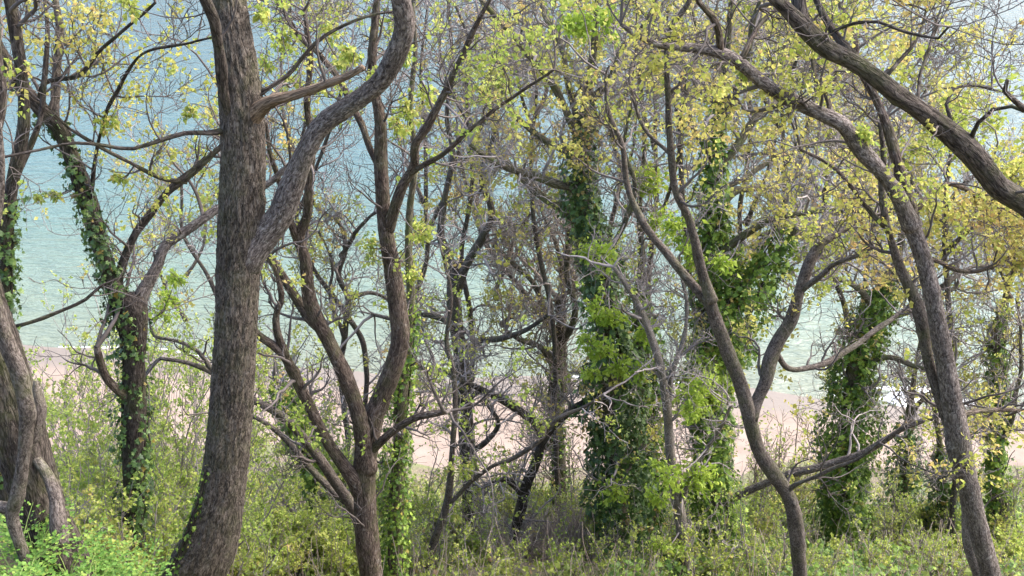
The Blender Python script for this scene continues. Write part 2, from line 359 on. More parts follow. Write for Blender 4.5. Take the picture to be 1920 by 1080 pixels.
def sea_material():
    m, nt, n, l, b = nodes_of('shallow_sea_water')
    tc, s = shore_coord(n, l)
    q = n.new('ShaderNodeTexNoise'); q.inputs['Scale'].default_value = 0.05; q.inputs['Detail'].default_value = 4; l.new(tc.outputs['Object'], q.inputs['Vector'])
    ad = n.new('ShaderNodeMath'); ad.operation = 'MULTIPLY_ADD'; ad.inputs[1].default_value = 14.0; l.new(q.outputs[0], ad.inputs[0]); l.new(s, ad.inputs[2])
    mr = n.new('ShaderNodeMapRange'); mr.inputs[1].default_value = 0.0; mr.inputs[2].default_value = 100.0; l.new(ad.outputs[0], mr.inputs[0])
    r = ramp(n, [(0.05, (0.148, 0.162, 0.120)), (0.14, (0.120, 0.158, 0.122)), (0.26, (0.086, 0.138, 0.120)), (0.42, (0.060, 0.112, 0.117)), (0.75, (0.050, 0.097, 0.106)), (1.0, (0.045, 0.087, 0.098))])
    l.new(mr.outputs[0], r.inputs[0])
    # weed-covered reef patches on the bottom off the far end of the beach
    mp = n.new('ShaderNodeMapping'); mp.inputs['Location'].default_value = (-24, -64, 0); mp.vector_type = 'POINT'; l.new(tc.outputs['Object'], mp.inputs[0])
    sc = n.new('ShaderNodeVectorMath'); sc.operation = 'MULTIPLY'; sc.inputs[1].default_value = (1 / 17, 1 / 6.5, 0); l.new(mp.outputs[0], sc.inputs[0])
    le = n.new('ShaderNodeVectorMath'); le.operation = 'LENGTH'; l.new(sc.outputs[0], le.inputs[0])
    q2 = n.new('ShaderNodeTexNoise'); q2.inputs['Scale'].default_value = 0.22; q2.inputs['Detail'].default_value = 5; l.new(tc.outputs['Object'], q2.inputs['Vector'])
    sm = n.new('ShaderNodeMath'); sm.operation = 'MULTIPLY_ADD'; sm.inputs[1].default_value = 1.5; l.new(q2.outputs[0], sm.inputs[0]); l.new(le.outputs['Value'], sm.inputs[2])
    m2 = n.new('ShaderNodeMapRange'); m2.inputs[1].default_value = 1.15; m2.inputs[2].default_value = 1.6; m2.inputs[3].default_value = 0.75; m2.inputs[4].default_value = 0.0; l.new(sm.outputs[0], m2.inputs[0])
    k = n.new('ShaderNodeMix'); k.data_type = 'RGBA'; l.new(m2.outputs[0], k.inputs[0]); l.new(r.outputs[0], k.inputs[6]); k.inputs[7].default_value = (0.05, 0.055, 0.068, 1)
    l.new(k.outputs[2], b.inputs['Base Color'])
    b.inputs['Roughness'].default_value = 0.12; b.inputs['IOR'].default_value = 1.33
    mw = n.new('ShaderNodeMapping'); mw.inputs['Scale'].default_value = (0.28, 1.0, 1.0); mw.inputs['Rotation'].default_value = (0, 0, radians(-5)); l.new(tc.outputs['Object'], mw.inputs[0])
    w1 = n.new('ShaderNodeTexNoise'); w1.inputs['Scale'].default_value = 0.75; w1.inputs['Detail'].default_value = 5; w1.inputs['Roughness'].default_value = 0.6; l.new(mw.outputs[0], w1.inputs['Vector'])
    bp = n.new('ShaderNodeBump'); bp.inputs['Strength'].default_value = 1.0; bp.inputs['Distance'].default_value = 0.9; l.new(w1.outputs[0], bp.inputs['Height']); l.new(bp.outputs[0], b.inputs['Normal'])
    return m

def foam_material():
    m, nt, n, l, b = nodes_of('sea_foam')
    b.inputs['Base Color'].default_value = (0.82, 0.84, 0.84, 1); b.inputs['Roughness'].default_value = 0.8
    return m

# ------------------------------------------------------------------ the setting
PY = np.array([-8, -4, -1, 0, 3, 6, 9, 14, 18, 22, 26, 30, 34, 37, 40, 44, 60.0])
PZ = np.array([2.0, -0.3, -1.55, -1.75, -3.7, -5.9, -8.0, -11.5, -14.2, -16.2, -18.3, -21.0, -23.6, -25.0, -25.9, -26.6, -27.5])
def ground_z(x, y):
    x = np.asarray(x, float); y = np.asarray(y, float)
    z = np.interp(y, PY, PZ) * 0.5 + np.interp(y - 0.8, PY, PZ) * 0.25 + np.interp(y + 0.8, PY, PZ) * 0.25
    z = z + 1.55 * np.exp(-((x + 4.1) / 1.25) ** 2 - ((y - 6.2) / 2.2) ** 2)
    z = z + 0.5 * sstep(-3, -8, x) * sstep(4, 9, y)
    e = sstep(46, 38, y)
    z = z + e * 0.5 * (vnoise(np.stack([x * 0.35, y * 0.35, 0 * x], -1)) - 0.5) + e * 0.14 * (vnoise(np.stack([x * 1.4, y * 1.4, 0 * x + 9], -1)) - 0.5)
    return z + CAM[2]

def sheet(name, xs, ys, fz, mat):
    X, Y = np.meshgrid(xs, ys); V = np.stack([X, Y, fz(X, Y)], -1).reshape(-1, 3)
    nx = len(xs); i = np.arange(len(ys) - 1)[:, None] * nx; j = np.arange(nx - 1)[None]
    Q = np.stack([i + j, i + j + 1, i + nx + j + 1, i + nx + j], -1).reshape(-1, 4)
    o = link(name, make_mesh(name, V, Q), mat); o['kind'] = 'structure'; return o

sheet('hillside_ground', np.linspace(-45, 45, 226), np.linspace(-8, 44, 170), ground_z, ground_material())
def beach_z(x, y):
    s = SHORE0 + SHORE_S * x + 0.5 * np.sin(x * 0.21) + 0.25 * np.sin(x * 0.63 + 1) - y
    return np.where(s > 0, 0.075 * s + 0.05 * vnoise(np.stack([x * 0.5, y * 0.5, 0 * x], -1)) * sstep(0.5, 3, s), 0.06 * s)
sheet('beach', np.linspace(-160, 160, 400), np.linspace(30, 62, 100), beach_z, sand_material())
xs = np.concatenate([np.linspace(-1500, -130, 20), np.linspace(-120, 120, 81), np.linspace(130, 1500, 20)])
ys = np.concatenate([np.linspace(25, 120, 80), np.linspace(130, 2500, 30)])
sea = sheet('sea', xs, ys, lambda x, y: np.zeros_like(x), sea_material())
# lace of foam where the small waves break on the sand
def foam(x0, x1, off, wid, seed):
    xx = np.arange(x0, x1, 0.12); q = np.stack([xx * 0.9, 0 * xx + seed, 0 * xx], -1)
    base = SHORE0 + SHORE_S * xx + 0.5 * np.sin(xx * 0.21) + 0.25 * np.sin(xx * 0.63 + 1) + off + 0.5 * (vnoise(q * 0.6) - 0.5)
    w = wid * np.clip(vnoise(q + 3) * 1.7 - 0.35, 0.02, 1) * np.minimum(1, np.minimum(xx - x0, x1 - xx) / 1.5 + 0.02)
    r1 = 0.16 * (vnoise(q * 4) - 0.5)
    rows = [np.stack([xx, base - w * 0.5 + r1, 0 * xx + 0.012], -1), np.stack([xx, base + r1 * 0.5, 0.02 + 0.22 * w], -1), np.stack([xx, base + w * 0.6 - r1, 0 * xx + 0.012], -1)]
    n = len(xx); V = np.vstack(rows); i = np.arange(n - 1)
    Q = np.vstack([np.stack([i + a * n, i + 1 + a * n, i + 1 + (a + 1) * n, i + (a + 1) * n], -1) for a in (0, 1)])
    return make_mesh('foam', V, Q)
FM = foam_material()
for a in ((15.5, 24.0, 0.6, 1.3, 1.0), (16.5, 22.0, 1.7, 0.6, 4.0), (-24, -12, 0.25, 0.09, 2.0), (2, 11, 0.25, 0.10, 8.0)):
    link('foam', foam(*a), FM, sea)

# ------------------------------------------------------------------ trees
class Tree:
    def __init__(s, name, label, Y, bark, twig='twig_dark', leaf='spring', group=None, category='tree', base=None, seed=1):
        s.Y = Y; s.bark = bark; s.twig = twig; s.leaf = leaf; s.rng = np.random.default_rng(seed); s.seed = seed
        s.name, s.label, s.group, s.category = name, label, group, category
        s.hosts = []; s.root = None; s.base = base; s.mpp = at(960, 540, Y)[1]
    def trace(s, nodes, Y0, Y1, bow=0.0):
        C = []
        L = len(nodes)
        for i, (px, py, r) in enumerate(nodes):
            t = i / (L - 1); Y = Y0 + (Y1 - Y0) * t + bow * sin(pi * t)
            p, k = at(px, py, Y); C.append([*p, r * k * 0.89])
        return np.array(C)
    def build(s, part, C, mat, sides, lump, ridge=0.0):
        V, Q, T, B = tube(C, sides, lump, ridge, seed=s.seed + len(s.hosts) * 1.7)
        return link(part, make_mesh(part, V, Q, T, vec=B), M[mat], s.root)
    def trunk(s, nodes, dy=0.0, to_ground=True, flare=1.35, mat=None, sides=16, ridge=0.0, lump=0.07, twigs=0.35, step=0.10):
        """nodes run from the base upwards"""
        C = s.trace(nodes, s.Y, s.Y + dy)
        if to_ground:
            x, y, z, r = C[0]; d = unit(C[0, :3] - C[1, :3]); d = unit(d + np.array([0, 0, -1.2]))
            gz = float(ground_z(x, y)); drop = z - gz + 0.25
            if drop > 0.05:
                k = max(1, int(drop / 0.5)); add = []
                for i in range(k, 0, -1):
                    f = i / k; q = C[0, :3] + d * (drop / max(0.4, -d[2])) * f
                    add.append([*q, r * (1 + (flare - 1) * f * f)])
                C = np.vstack([add, C])
            else:
                C[0, 2] = gz - 0.2; C[0, 3] *= 1.15
        s.root = thing(s.name, s.label, s.category, (C[0, 0], C[0, 1], C[0, 2]), s.group)
        bpy.context.view_layer.update() if False else None
        C = spline(C, step)
        sl = np.concatenate([[0], np.cumsum(np.linalg.norm(np.diff(C[:, :3], axis=0), axis=1))]); r0 = C[0, 3]
        q = np.stack([sl / (6 * r0 + 0.05), 0 * sl + s.seed, 0 * sl + 3], -1)
        for a in range(3): C[:, a] += (vnoise(q + a * 11.3) - 0.5) * 2 * np.minimum(C[:, 3], 0.07) * 0.45
        C[:, 3] *= 1 + 0.10 * (vnoise(q * 1.7 + 5) - 0.5) * 2
        s.build('trunk', C, mat or s.bark, sides, lump, ridge); s.hosts.append((C, twigs, nodes[-1][2] < 8))
        return s
    def limb(s, nodes, y0=0.0, dy=0.0, bow=0.0, mat=None, twigs=1.0, tip=True, sides=None, name='limb', ridge=0.0):
        best = (1e9, s.Y + y0)
        for H, _, _ in s.hosts:
            q = H[:, :3] - CAM; dep = q @ FWD
            d = np.hypot(960 + F * (q @ RIGHT) / dep - nodes[0][0], 540 - F * (q @ UP) / dep - nodes[0][1]) - F * H[:, 3] / dep * 0.5
            j = int(np.argmin(d))
            if d[j] < best[0]: best = (d[j], float(H[j, 1]))
        Ys = best[1] if best[0] < 14 else s.Y + y0
        C = s.trace(nodes, Ys, s.Y + y0 + dy, bow)
        r0 = C[0, 3]; C = spline(C, 0.05 if r0 > 0.05 else 0.07)
        sl = np.concatenate([[0], np.cumsum(np.linalg.norm(np.diff(C[:, :3], axis=0), axis=1))])
        q = np.stack([sl / (7 * r0 + 0.08), 0 * sl + s.seed, 0 * sl + len(s.hosts)], -1)
        for a in range(3): C[:, a] += (vnoise(q + a * 11.3) - 0.5) * 2 * np.minimum(C[:, 3], 0.06) * 0.7 * np.minimum(1, sl / 0.3)
        C[:, 3] *= 1 + 0.16 * (vnoise(q * 1.7 + 5) - 0.5) * 2 + 0.30 * np.exp(-((sl - r0) / (1.6 * r0 + 0.02)).clip(0))
        rpx = max(n[2] for n in nodes)
        s.build(name, C, mat or s.bark, sides or (18 if rpx > 14 else 10 if rpx > 6 else 7), 0.12, ridge)
        s.hosts.append((C, twigs, tip))
        return s
    def crown(s, d1=7.0, l1=1.0, n2=7, l2=0.45, n3=5, l3=0.22, up=0.22, wig=0.20, leafy=0.5, per=4, size=0.055, rmin=None, lo=0.15, spread=0.72, tips=1.4, r1=0.5, leaf=None, bias=None):
        """branchlets, twigs and young leaves on everything traced so far"""
        rng = s.rng; mpp = s.mpp
        rmin = rmin or 0.78 * mpp; size = size * 1.35; per = int(per * 1.8); leafy = leafy * 0.43
        p, d, r, ln = [], [], [], []
        for C, w, tip in s.hosts:
            P = C[:, :3]; T = unit(np.gradient(P, axis=0)); seg = np.linalg.norm(np.diff(P, axis=0), axis=1); tot = seg.sum()
            n = int(round(tot * d1 * 0.62 * w + rng.random() * 0.8))
            if n > 0:
                f = lo + (1 - lo) * rng.random(n) ** 0.8; i = np.minimum((f * (len(P) - 1)).astype(int), len(P) - 1)
                p.append(P[i]); d.append(T[i]); r.append(np.minimum(C[i, 3] * r1, 3.2 * mpp * (0.6 + 0.8 * rng.random(n)))); ln.append(l1 * (0.35 + rng.random(n) ** 1.3))
            if tip:
                k = 3
                p.append(np.repeat(P[-1:], k, 0)); d.append(np.repeat(T[-1:], k, 0)); r.append(np.full(k, C[-1, 3] * 0.9) * np.array([1, 0.7, 0.6])); ln.append(l1 * tips * (0.6 + 0.7 * rng.random(k)))
        if not p: return s
        p = np.vstack(p); d = np.vstack(d); r = np.maximum(np.concatenate(r), rmin); ln = np.concatenate(ln)
        bag = Bag(); lf = Bag()
        P1, R1 = grow(p, d, r, ln, 9, wig, up, spread, rng, rmin); bag.quads(*bundle(P1, R1, 5))
        n = int(len(P1) * n2 * 0.75)
        a, b, c = pick(P1, R1, n, 0.18, rng)
        P2, R2 = grow(a, b, np.maximum(c * 0.65, rmin), l2 * (0.35 + rng.random(n)), 6, wig * 1.1, up * 0.8, 0.62, rng, rmin * 0.8); bag.quads(*bundle(P2, R2, 3))
        n = int(len(P2) * n3 * 0.8)
        tip_p = [P2[:, -1]]; tip_d = [unit(P2[:, -1] - P2[:, -2])]
        if n:
            a, b, c = pick(P2, R2, n, 0.15, rng)
            P3, R3 = grow(a, b, np.maximum(c * 0.7, rmin * 0.6), l3 * (0.35 + rng.random(n)), 4, wig * 1.2, up * 0.8, 0.6, rng, rmin * 0.5); bag.quads(*bundle(P3, R3, 3))
            tip_p.append(P3[:, -1]); tip_d.append(unit(P3[:, -1] - P3[:, -2]))
        o = link('crown', bag.mesh('crown'), M[s.twig], s.root, 'stuff')
        if leafy > 0:
            tp = np.vstack(tip_p); td = np.vstack(tip_d)
            pat = vnoise(tp * 1.1 + s.seed * 3.3)              # leaves come in clumps
            keep = rng.random(len(tp)) < leafy * np.clip((pat - 0.43) * 7.0, 0, 2.2)
            tp, td = tp[keep], td[keep]
            q = np.repeat(tp, per, 0) - np.repeat(td, per, 0) * (rng.random(len(tp) * per) * 0.08)[:, None]; q = q + rng.normal(size=q.shape) * size * 0.65
            ax = np.repeat(td, per, 0) * 0.5 + rng.normal(size=q.shape) * 0.75 + np.array([0, 0, 0.05])
            tone = np.clip(np.repeat(vnoise(tp * 0.9 + 40) * 1.2 - 0.2 + 0.3 * (rng.random(len(tp)) - 0.4), per) + rng.normal(size=len(q)) * 0.17, 0, 1)
            leaves(lf, q, ax, size * (0.55 + 0.8 * rng.random(len(q))), rng, tone=tone, droop=0.15, width=0.34)
            if lf.v: link('foliage', lf.mesh('foliage', False), M[leaf or s.leaf], s.root, 'stuff')
        return s
    def clumps(s, spots, dy=0.0, n=70, rad=22, size=0.075, mat='lime', part='leaf_spray'):
        """sprays of bigger fresh leaves on short side shoots"""
        rng = s.rng
        for (px, py, k) in spots:
            c, mpp = at(px, py, s.Y + dy + rng.normal() * 0.25)
            R = rad * k * mpp * 1.25
            # a short shoot from the nearest wood carries the spray
            best = min(((np.linalg.norm(C[:, :3] - c, axis=1).min(), i) for i, (C, w, t) in enumerate(s.hosts)))
            C = s.hosts[best[1]][0]; j = int(np.argmin(np.linalg.norm(C[:, :3] - c, axis=1)))
            t = np.linspace(0, 1, 7)[:, None]; P = C[j, :3] * (1 - t) + c * t + np.array([0, 0, -0.12]) * np.sin(pi * t) * best[0]
            bag = Bag(); bag.quads(*bundle(P[None], np.linspace(1.8, 0.8, 7)[None] * mpp, 4))
            m = 9; P2, R2 = grow(np.repeat(c[None], m, 0), np.repeat(unit(c - C[j, :3])[None], m, 0), np.full(m, mpp * 0.8), R * (0.6 + 0.8 * rng.random(m)), 4, 0.2, 0.05, 0.9, rng, mpp * 0.45)
            bag.quads(*bundle(P2, R2, 3))
            sh = link(part, bag.mesh(part), M[s.twig], s.root)
            num = int(n * k * 2.0); size_ = size * 1.2; a, b, _ = pick(P2, R2, num, 0.1, rng); a = a + rng.normal(size=a.shape) * R * np.array([0.25, 0.25, 0.16])
            lf = Bag(); ax = b * 0.5 + rng.normal(size=a.shape) * 0.6 + np.array([0, 0, -0.15])
            leaves(lf, a, ax, size_ * (0.5 + 0.8 * rng.random(num)), rng, width=0.3, tone=rng.random(num), droop=0.2)
            link('foliage', lf.mesh('foliage', False), M[mat], sh, 'stuff')
        return s

def ivy(label, tree, bands, n, size, seed, mat='ivy', stems=3, Y=None, thin=0.0, group='ivy climbing the tree trunks', tone_up=0.0, inner=0.5):
    """ivy clothing a trunk: bands = (px centre, py, half width px) from the ground up"""
    rng = np.random.default_rng(seed)
    Y = Y if Y is not None else tree.Y
    C = []
    for (px, py, w) in bands:
        p, k = at(px, py, Y); C.append([*p, w * k])
    C = spline(np.array(C), 0.06)
    root = thing('ivy', label, 'ivy', tuple(C[0, :3]), group)
    P, R = C[:, :3], C[:, 3]
    T = unit(np.gradient(P, axis=0)); u = unit(np.cross(T, [0.2, 1, 0])); w = np.cross(T, u)
    cum = np.cumsum(R + 0.02); cum /= cum[-1]
    i = np.searchsorted(cum, rng.random(n)); i = np.clip(i, 0, len(P) - 1)
    th = rng.random(n) * 2 * pi
    q = np.stack([np.cos(th) * 1.4 + seed, np.sin(th) * 1.4, P[i, 2] * 1.6], -1)
    lump = 0.50 + 1.15 * vnoise(q) * (0.45 + 0.85 * vnoise(q * 2.6 + 4))
    dens = vnoise(np.stack([np.cos(th) * 1.9 + seed * 2, np.sin(th) * 1.9, P[i, 2] * 3.2], -1))
    ok = dens > thin
    i, th, lump = i[ok], th[ok], lump[ok]; n = len(i)
    depth = 1 - (1 - inner) * rng.random(n) ** 1.6
    if inner > 0.6: lump = 0.86 + 0.4 * (lump - 0.7)
    out = u[i] * np.cos(th)[:, None] + w[i] * np.sin(th)[:, None]
    pos = P[i] + out * (R[i] * lump * depth)[:, None] + rng.normal(size=(n, 3)) * 0.03
    bag = Bag(); tone = np.clip(rng.random(n) ** 1.3 * 0.95 + tone_up, 0, 1) 
    tone = np.where(rng.random(n) < 0.03, 1.0, tone * 0.95)
    ivy_leaves(bag, pos, out, size * (0.4 + 1.0 * rng.random(n) ** 1.4), rng, tone)
    link('foliage', bag.mesh('foliage', False), M[mat], root, 'stuff')
    for k in range(stems):
        ph = rng.random() * 6.28 + np.cumsum(rng.normal(size=len(P)) * 0.05)
        S = P + (u * np.cos(ph)[:, None] + w * np.sin(ph)[:, None]) * (np.minimum(R, 0.22)[:, None] * 0.62)
        r = np.linspace(0.022, 0.008, len(P))
        V, Q, T_, B = tube(np.column_stack([S, r]), 5, 0.1, seed=seed + k)
        link('stem', make_mesh('stem', V, Q, T_, vec=B), M['bark_dark'], root)
    return root

# T1: the big furrowed trunk
t = Tree('big_tree', 'thickest furrowed brown trunk, with a broken branch stub and one bent grey limb', 8.0, 'bark_big', seed=11)
t.trunk([(368, 1085, 64), (392, 1030, 60), (408, 980, 55), (424, 900, 48), (436, 800, 45), (442, 700, 43.5), (446, 600, 42), (447, 500, 42), (451, 400, 43), (452, 300, 42), (449, 215, 43), (441, 130, 41), (430, 60, 40), (419, -10, 39), (405, -120, 36), (398, -260, 30)], dy=0.2, sides=110, ridge=0.022, lump=0.03, twigs=0.0, step=0.022, flare=1.5)
t.limb([(458, 500, 22), (470, 472, 27), (496, 440, 28), (528, 402, 25), (548, 350, 24), (570, 292, 22), (600, 238, 19.5), (640, 207, 19), (682, 181, 20), (720, 150, 22), (744, 102, 23), (755, 50, 21), (749, 0, 19), (735, -60, 17), (740, -150, 13)], y0=0.14, dy=-0.9, bow=0.22, mat='bark_limb', twigs=0.15, sides=40, ridge=0.007)
t.limb([(455, 232, 22), (488, 208, 15), (520, 190, 12.5), (562, 179, 11.5), (612, 160, 10), (650, 144, 8), (676, 128, 5.5)], dy=-0.4, mat='bark_dead', twigs=0, tip=False, sides=20, ridge=0.004, name='broken_branch')
t.limb([(462, 250, 10), (440, 225, 12), (425, 180, 11), (412, 130, 12), (404, 80, 12), (396, 30, 12), (386, -10, 12), (370, -100, 10), (350, -200, 7)], y0=-0.18, dy=-0.35, mat='bark_dark', twigs=0.2)
t.limb([(452, 232, 8), (425, 243, 6), (390, 249, 5), (345, 251, 4.5), (300, 264, 4.5), (250, 279, 4), (195, 272, 4), (140, 268, 3.5), (70, 282, 3), (0, 296, 2.5)], y0=-0.15, dy=-0.5, mat='bark_dark', twigs=0.45, tip=False)
t.limb([(482, 180, 6), (505, 165, 5), (540, 140, 5), (575, 100, 4.5), (610, 68, 4), (660, 40, 3.5), (710, 26, 3), (760, 20, 2.5)], dy=0.5, mat='bark_dark', twigs=0.7)
t.crown(d1=3.2, l1=0.85, n2=5, l2=0.4, n3=4, l3=0.2, leafy=0.35, per=4, size=0.035)
t.clumps([(665, 100, 0.9), (640, 112, 0.7), (245, 12, 0.8), (490, 20, 0.7)], dy=0.2, rad=20, size=0.045, mat='spring')
BIG = t
ivy('ivy fringe on the flared foot of the thickest trunk', t, [(318, 1090, 30), (345, 1040, 24), (362, 990, 18), (378, 930, 11), (388, 880, 6)], 700, 0.035, 41, mat='ivy_fresh', thin=0.25, Y=7.9)

# far left
t = Tree('stout_tree', 'stout dark trunk at the photo edge wrapped by a smooth twisted vine', 6.5, 'bark_dark', seed=12)
t.trunk([(80, 985, 52), (64, 930, 52), (45, 850, 54), (20, 750, 56), (-8, 650, 54), (-40, 540, 50), (-70, 400, 46), (-90, 200, 40), (-100, 0, 34), (-105, -150, 28)], sides=64, ridge=0.018, lump=0.05, twigs=0.0, step=0.03)
t.limb([(-75, 380, 22), (-40, 300, 18), (-8, 250, 12), (5, 180, 9), (-6, 100, 7), (-10, 0, 6)], dy=0.5, twigs=1)
t.crown(d1=2.0, l1=0.9, n2=5, n3=3, leafy=0.2, size=0.035)
v = thing('woody_vine', 'smooth brown twisted vine looping beside the stout dark trunk', 'vine', tuple(at(60, 1085, 5.9)[0]))
def vine(nodes, Y0, Y1, part, seed):
    C = np.array([[*at(a, b, Y0 + (Y1 - Y0) * i / (len(nodes) - 1))[0], c * at(a, b, Y0)[1]] for i, (a, b, c) in enumerate(nodes)])
    V, Q, T, B = tube(spline(C, 0.03), 18, 0.16, 0.003, seed=seed); link(part, make_mesh(part, V, Q, T, vec=B), M['bark_dead' if seed == 0 else 'bark_grey'], v)
vine([(66, 1120, 10), (52, 1060, 10), (34, 1010, 11), (22, 965, 12), (30, 935, 13), (42, 880, 12), (49, 820, 13), (50, 765, 14), (36, 700, 15), (16, 650, 15), (0, 600, 13), (-14, 540, 11), (-20, 460, 9), (-5, 400, 8), (2, 330, 7), (-4, 230, 6)], 5.9, 5.75, 'stem', 3)
vine([(46, 845, 9), (66, 815, 11), (76, 770, 12), (70, 738, 9), (68, 715, 5)], 5.86, 6.02, 'stem', 5)
vine([(60, 850, 8), (86, 886, 10), (104, 930, 12), (108, 970, 14), (112, 1020, 16)], 6.45, 6.05, 'stem', 6)
vine([(-30, 945, 9), (0, 950, 11), (20, 955, 13)], 5.95, 5.88, 'stem', 7)

t = Tree('leaning_tree', 'slim tree rising behind the twisted vine, leafless top and ivy round its lower half', 8.6, 'bark_dark', seed=13)
t.trunk([(14, 900, 17), (8, 700, 16), (6, 600, 15), (8, 520, 14), (12, 430, 15), (24, 370, 14), (35, 300, 14), (45, 230, 13), (44, 150, 12), (36, 80, 12), (20, 0, 11), (0, -100, 9), (-10, -200, 6)], sides=16, twigs=0.5)
t.limb([(30, 330, 7), (50, 290, 6), (75, 210, 6), (85, 120, 5), (90, 40, 4), (80, -40, 3)], dy=0.6)
t.crown(d1=6, l1=0.8, n2=6, n3=4, leafy=0.3, size=0.035, leaf='golden')
ivy('ivy wrapped round the slim trunk beside the twisted vine', t, [(14, 900, 26), (6, 700, 25), (6, 600, 24), (8, 500, 25), (12, 420, 22), (24, 370, 15)], 1800, 0.045, 31, thin=0.36, inner=0.8)

# T2
t = Tree('forked_tree', 'ivy-speckled tree forking low into two arms beside the thickest trunk', 9.5, 'bark_dark', seed=14)
t.trunk([(252, 1085, 25), (252, 1020, 24), (252, 950, 22.5), (249, 850, 22.5), (248, 750, 22.5), (246, 680, 22), (246, 625, 25), (242, 585, 29), (240, 560, 24)], sides=36, ridge=0.010, twigs=0.0, step=0.04)
t.limb([(244, 610, 22), (226, 560, 20), (205, 510, 17), (186, 460, 17), (166, 400, 17), (146, 350, 16), (125, 290, 15), (106, 243, 15), (76, 210, 15), (45, 172, 13.5), (20, 135, 12), (0, 88, 10), (-30, 20, 8), (-40, -60, 6)], dy=-0.3, bow=0.15, sides=26, ridge=0.008, twigs=0.8)
t.limb([(250, 610, 18), (268, 560, 14), (285, 530, 12.5), (302, 498, 12), (315, 462, 11), (350, 436, 11), (384, 410, 10), (404, 394, 9), (450, 370, 8), (505, 345, 7), (545, 310, 6)], dy=0.6, mat='bark_limb', twigs=0.7)
t.limb([(228, 570, 10), (222, 535, 9.5), (245, 452, 9), (262, 420, 8.5), (300, 372, 8), (345, 335, 8), (380, 303, 7), (406, 280, 6.5), (450, 240, 6), (500, 190, 5)], dy=0.3, twigs=0.9)
t.limb([(102, 235, 9), (102, 190, 9), (106, 130, 8.5), (112, 65, 8), (100, 0, 7), (95, -80, 5)], y0=-0.2, dy=0.6, mat='bark_grey', twigs=0.8)
t.limb([(246, 745, 10), (225, 735, 9), (206, 712, 8.5), (192, 680, 8), (183, 650, 6)], dy=-0.3, mat='bark_red', twigs=0.5, sides=12)
t.limb([(350, 340, 5), (318, 338, 5), (280, 325, 4.5), (250, 308, 4), (190, 276, 4), (130, 240, 3), (90, 200, 2.5)], y0=0.3, dy=-0.6, twigs=0.9)
t.limb([(165, 398, 5), (185, 260, 4), (215, 180, 4), (250, 120, 3.5), (280, 95, 3), (330, 85, 3), (400, 70, 2.5)], y0=-0.15, dy=-0.6, twigs=1)
t.limb([(75, 205, 6), (85, 155, 5), (150, 140, 5), (190, 92, 4), (250, 40, 3.5), (290, 5, 3)], y0=-0.2, dy=-0.8, twigs=1)
t.limb([(30, 612, 4), (80, 596, 4), (120, 580, 4), (160, 562, 3.5), (190, 536, 3), (230, 520, 2)], y0=-0.6, dy=0.3, twigs=0.5)
t.crown(d1=6.2, l1=0.9, n2=6, l2=0.42, n3=4, l3=0.2, leafy=0.42, per=5, size=0.036, leaf='golden', up=0.25)
t.clumps([(75, 368, 0.5), (105, 366, 0.4), (30, 158, 0.9), (355, 212, 0.6), (200, 230, 0.8), (225, 335, 0.7)], dy=-0.1, rad=20, size=0.045, mat='spring')
ivy('ivy leaves dotted up the low-forking tree by the thickest trunk', t, [(252, 1080, 30), (252, 950, 29), (249, 850, 31), (248, 760, 29), (247, 700, 24), (246, 640, 29), (238, 590, 33), (222, 555, 25), (203, 505, 21), (184, 455, 20), (160, 385, 18), (130, 300, 18), (112, 255, 19), (80, 215, 14)], 4600, 0.050, 32, mat='ivy', thin=0.45, inner=0.86)

# T3
t = Tree('multi_stem_tree', 'reddish brown tree splitting into a V of stems, tallest between the two grey limbs', 11.0, 'bark_red', seed=15)
t.trunk([(698, 1085, 26), (690, 1000, 24), (684, 930, 23), (683, 880, 24), (688, 830, 24), (697, 785, 22), (710, 752, 20), (731, 700, 19.5), (748, 640, 19), (746, 580, 19), (738, 500, 17), (728, 440, 16), (721, 380, 15), (713, 300, 13.5), (712, 230, 11.5), (704, 180, 10), (696, 130, 9), (700, 60, 8), (706, 0, 7), (712, -80, 5)], dy=0.5, sides=32, ridge=0.009, twigs=0.5, step=0.04)
t.limb([(728, 430, 11), (738, 396, 11), (752, 352, 11), (772, 312, 10), (776, 270, 9), (800, 236, 8.5), (830, 180, 7.5), (855, 122, 6.5), (886, 60, 5.5), (920, 0, 4.5), (945, -60, 3)], y0=0.35, dy=-0.9, twigs=0.9)
t.limb([(768, 325, 6), (800, 305, 6), (832, 288, 5.5), (870, 252, 5), (930, 203, 4.5), (985, 168, 3.5), (1040, 130, 3)], y0=0.2, dy=-1.0, twigs=0.9)
t.limb([(716, 330, 7), (700, 290, 7), (680, 240, 7), (655, 190, 7), (630, 140, 6.5), (600, 100, 6), (570, 75, 5.5), (540, 40, 4), (520, 0, 3)], y0=0.4, dy=0.6, twigs=1.0)
t.limb([(686, 880, 17), (682, 825, 19), (671, 770, 18), (652, 722, 16.5), (630, 672, 15), (602, 612, 14.5), (582, 560, 13.5), (567, 490, 11), (556, 445, 11), (574, 405, 9), (580, 335, 8.5), (584, 270, 7), (575, 190, 6), (585, 110, 5), (570, 20, 4)], dy=-0.4, sides=22, ridge=0.006, twigs=0.6)
t.limb([(558, 450, 8), (546, 420, 8), (530, 390, 7), (518, 330, 6), (505, 290, 5), (500, 230, 4)], y0=-0.3, dy=-0.2, twigs=0.6)
t.limb([(602, 612, 12), (575, 595, 11), (552, 565, 10.5), (530, 528, 10), (505, 488, 9), (480, 465, 8), (440, 440, 6)], y0=-0.2, dy=0.5, twigs=0.4)
t.limb([(680, 925, 17), (664, 893, 14), (640, 858, 12.5), (610, 810, 12), (580, 752, 12), (560, 712, 12), (545, 682, 11), (530, 660, 10), (508, 643, 8.5), (485, 628, 7), (450, 590, 5)], dy=-0.5, sides=18, ridge=0.005, twigs=0.5)
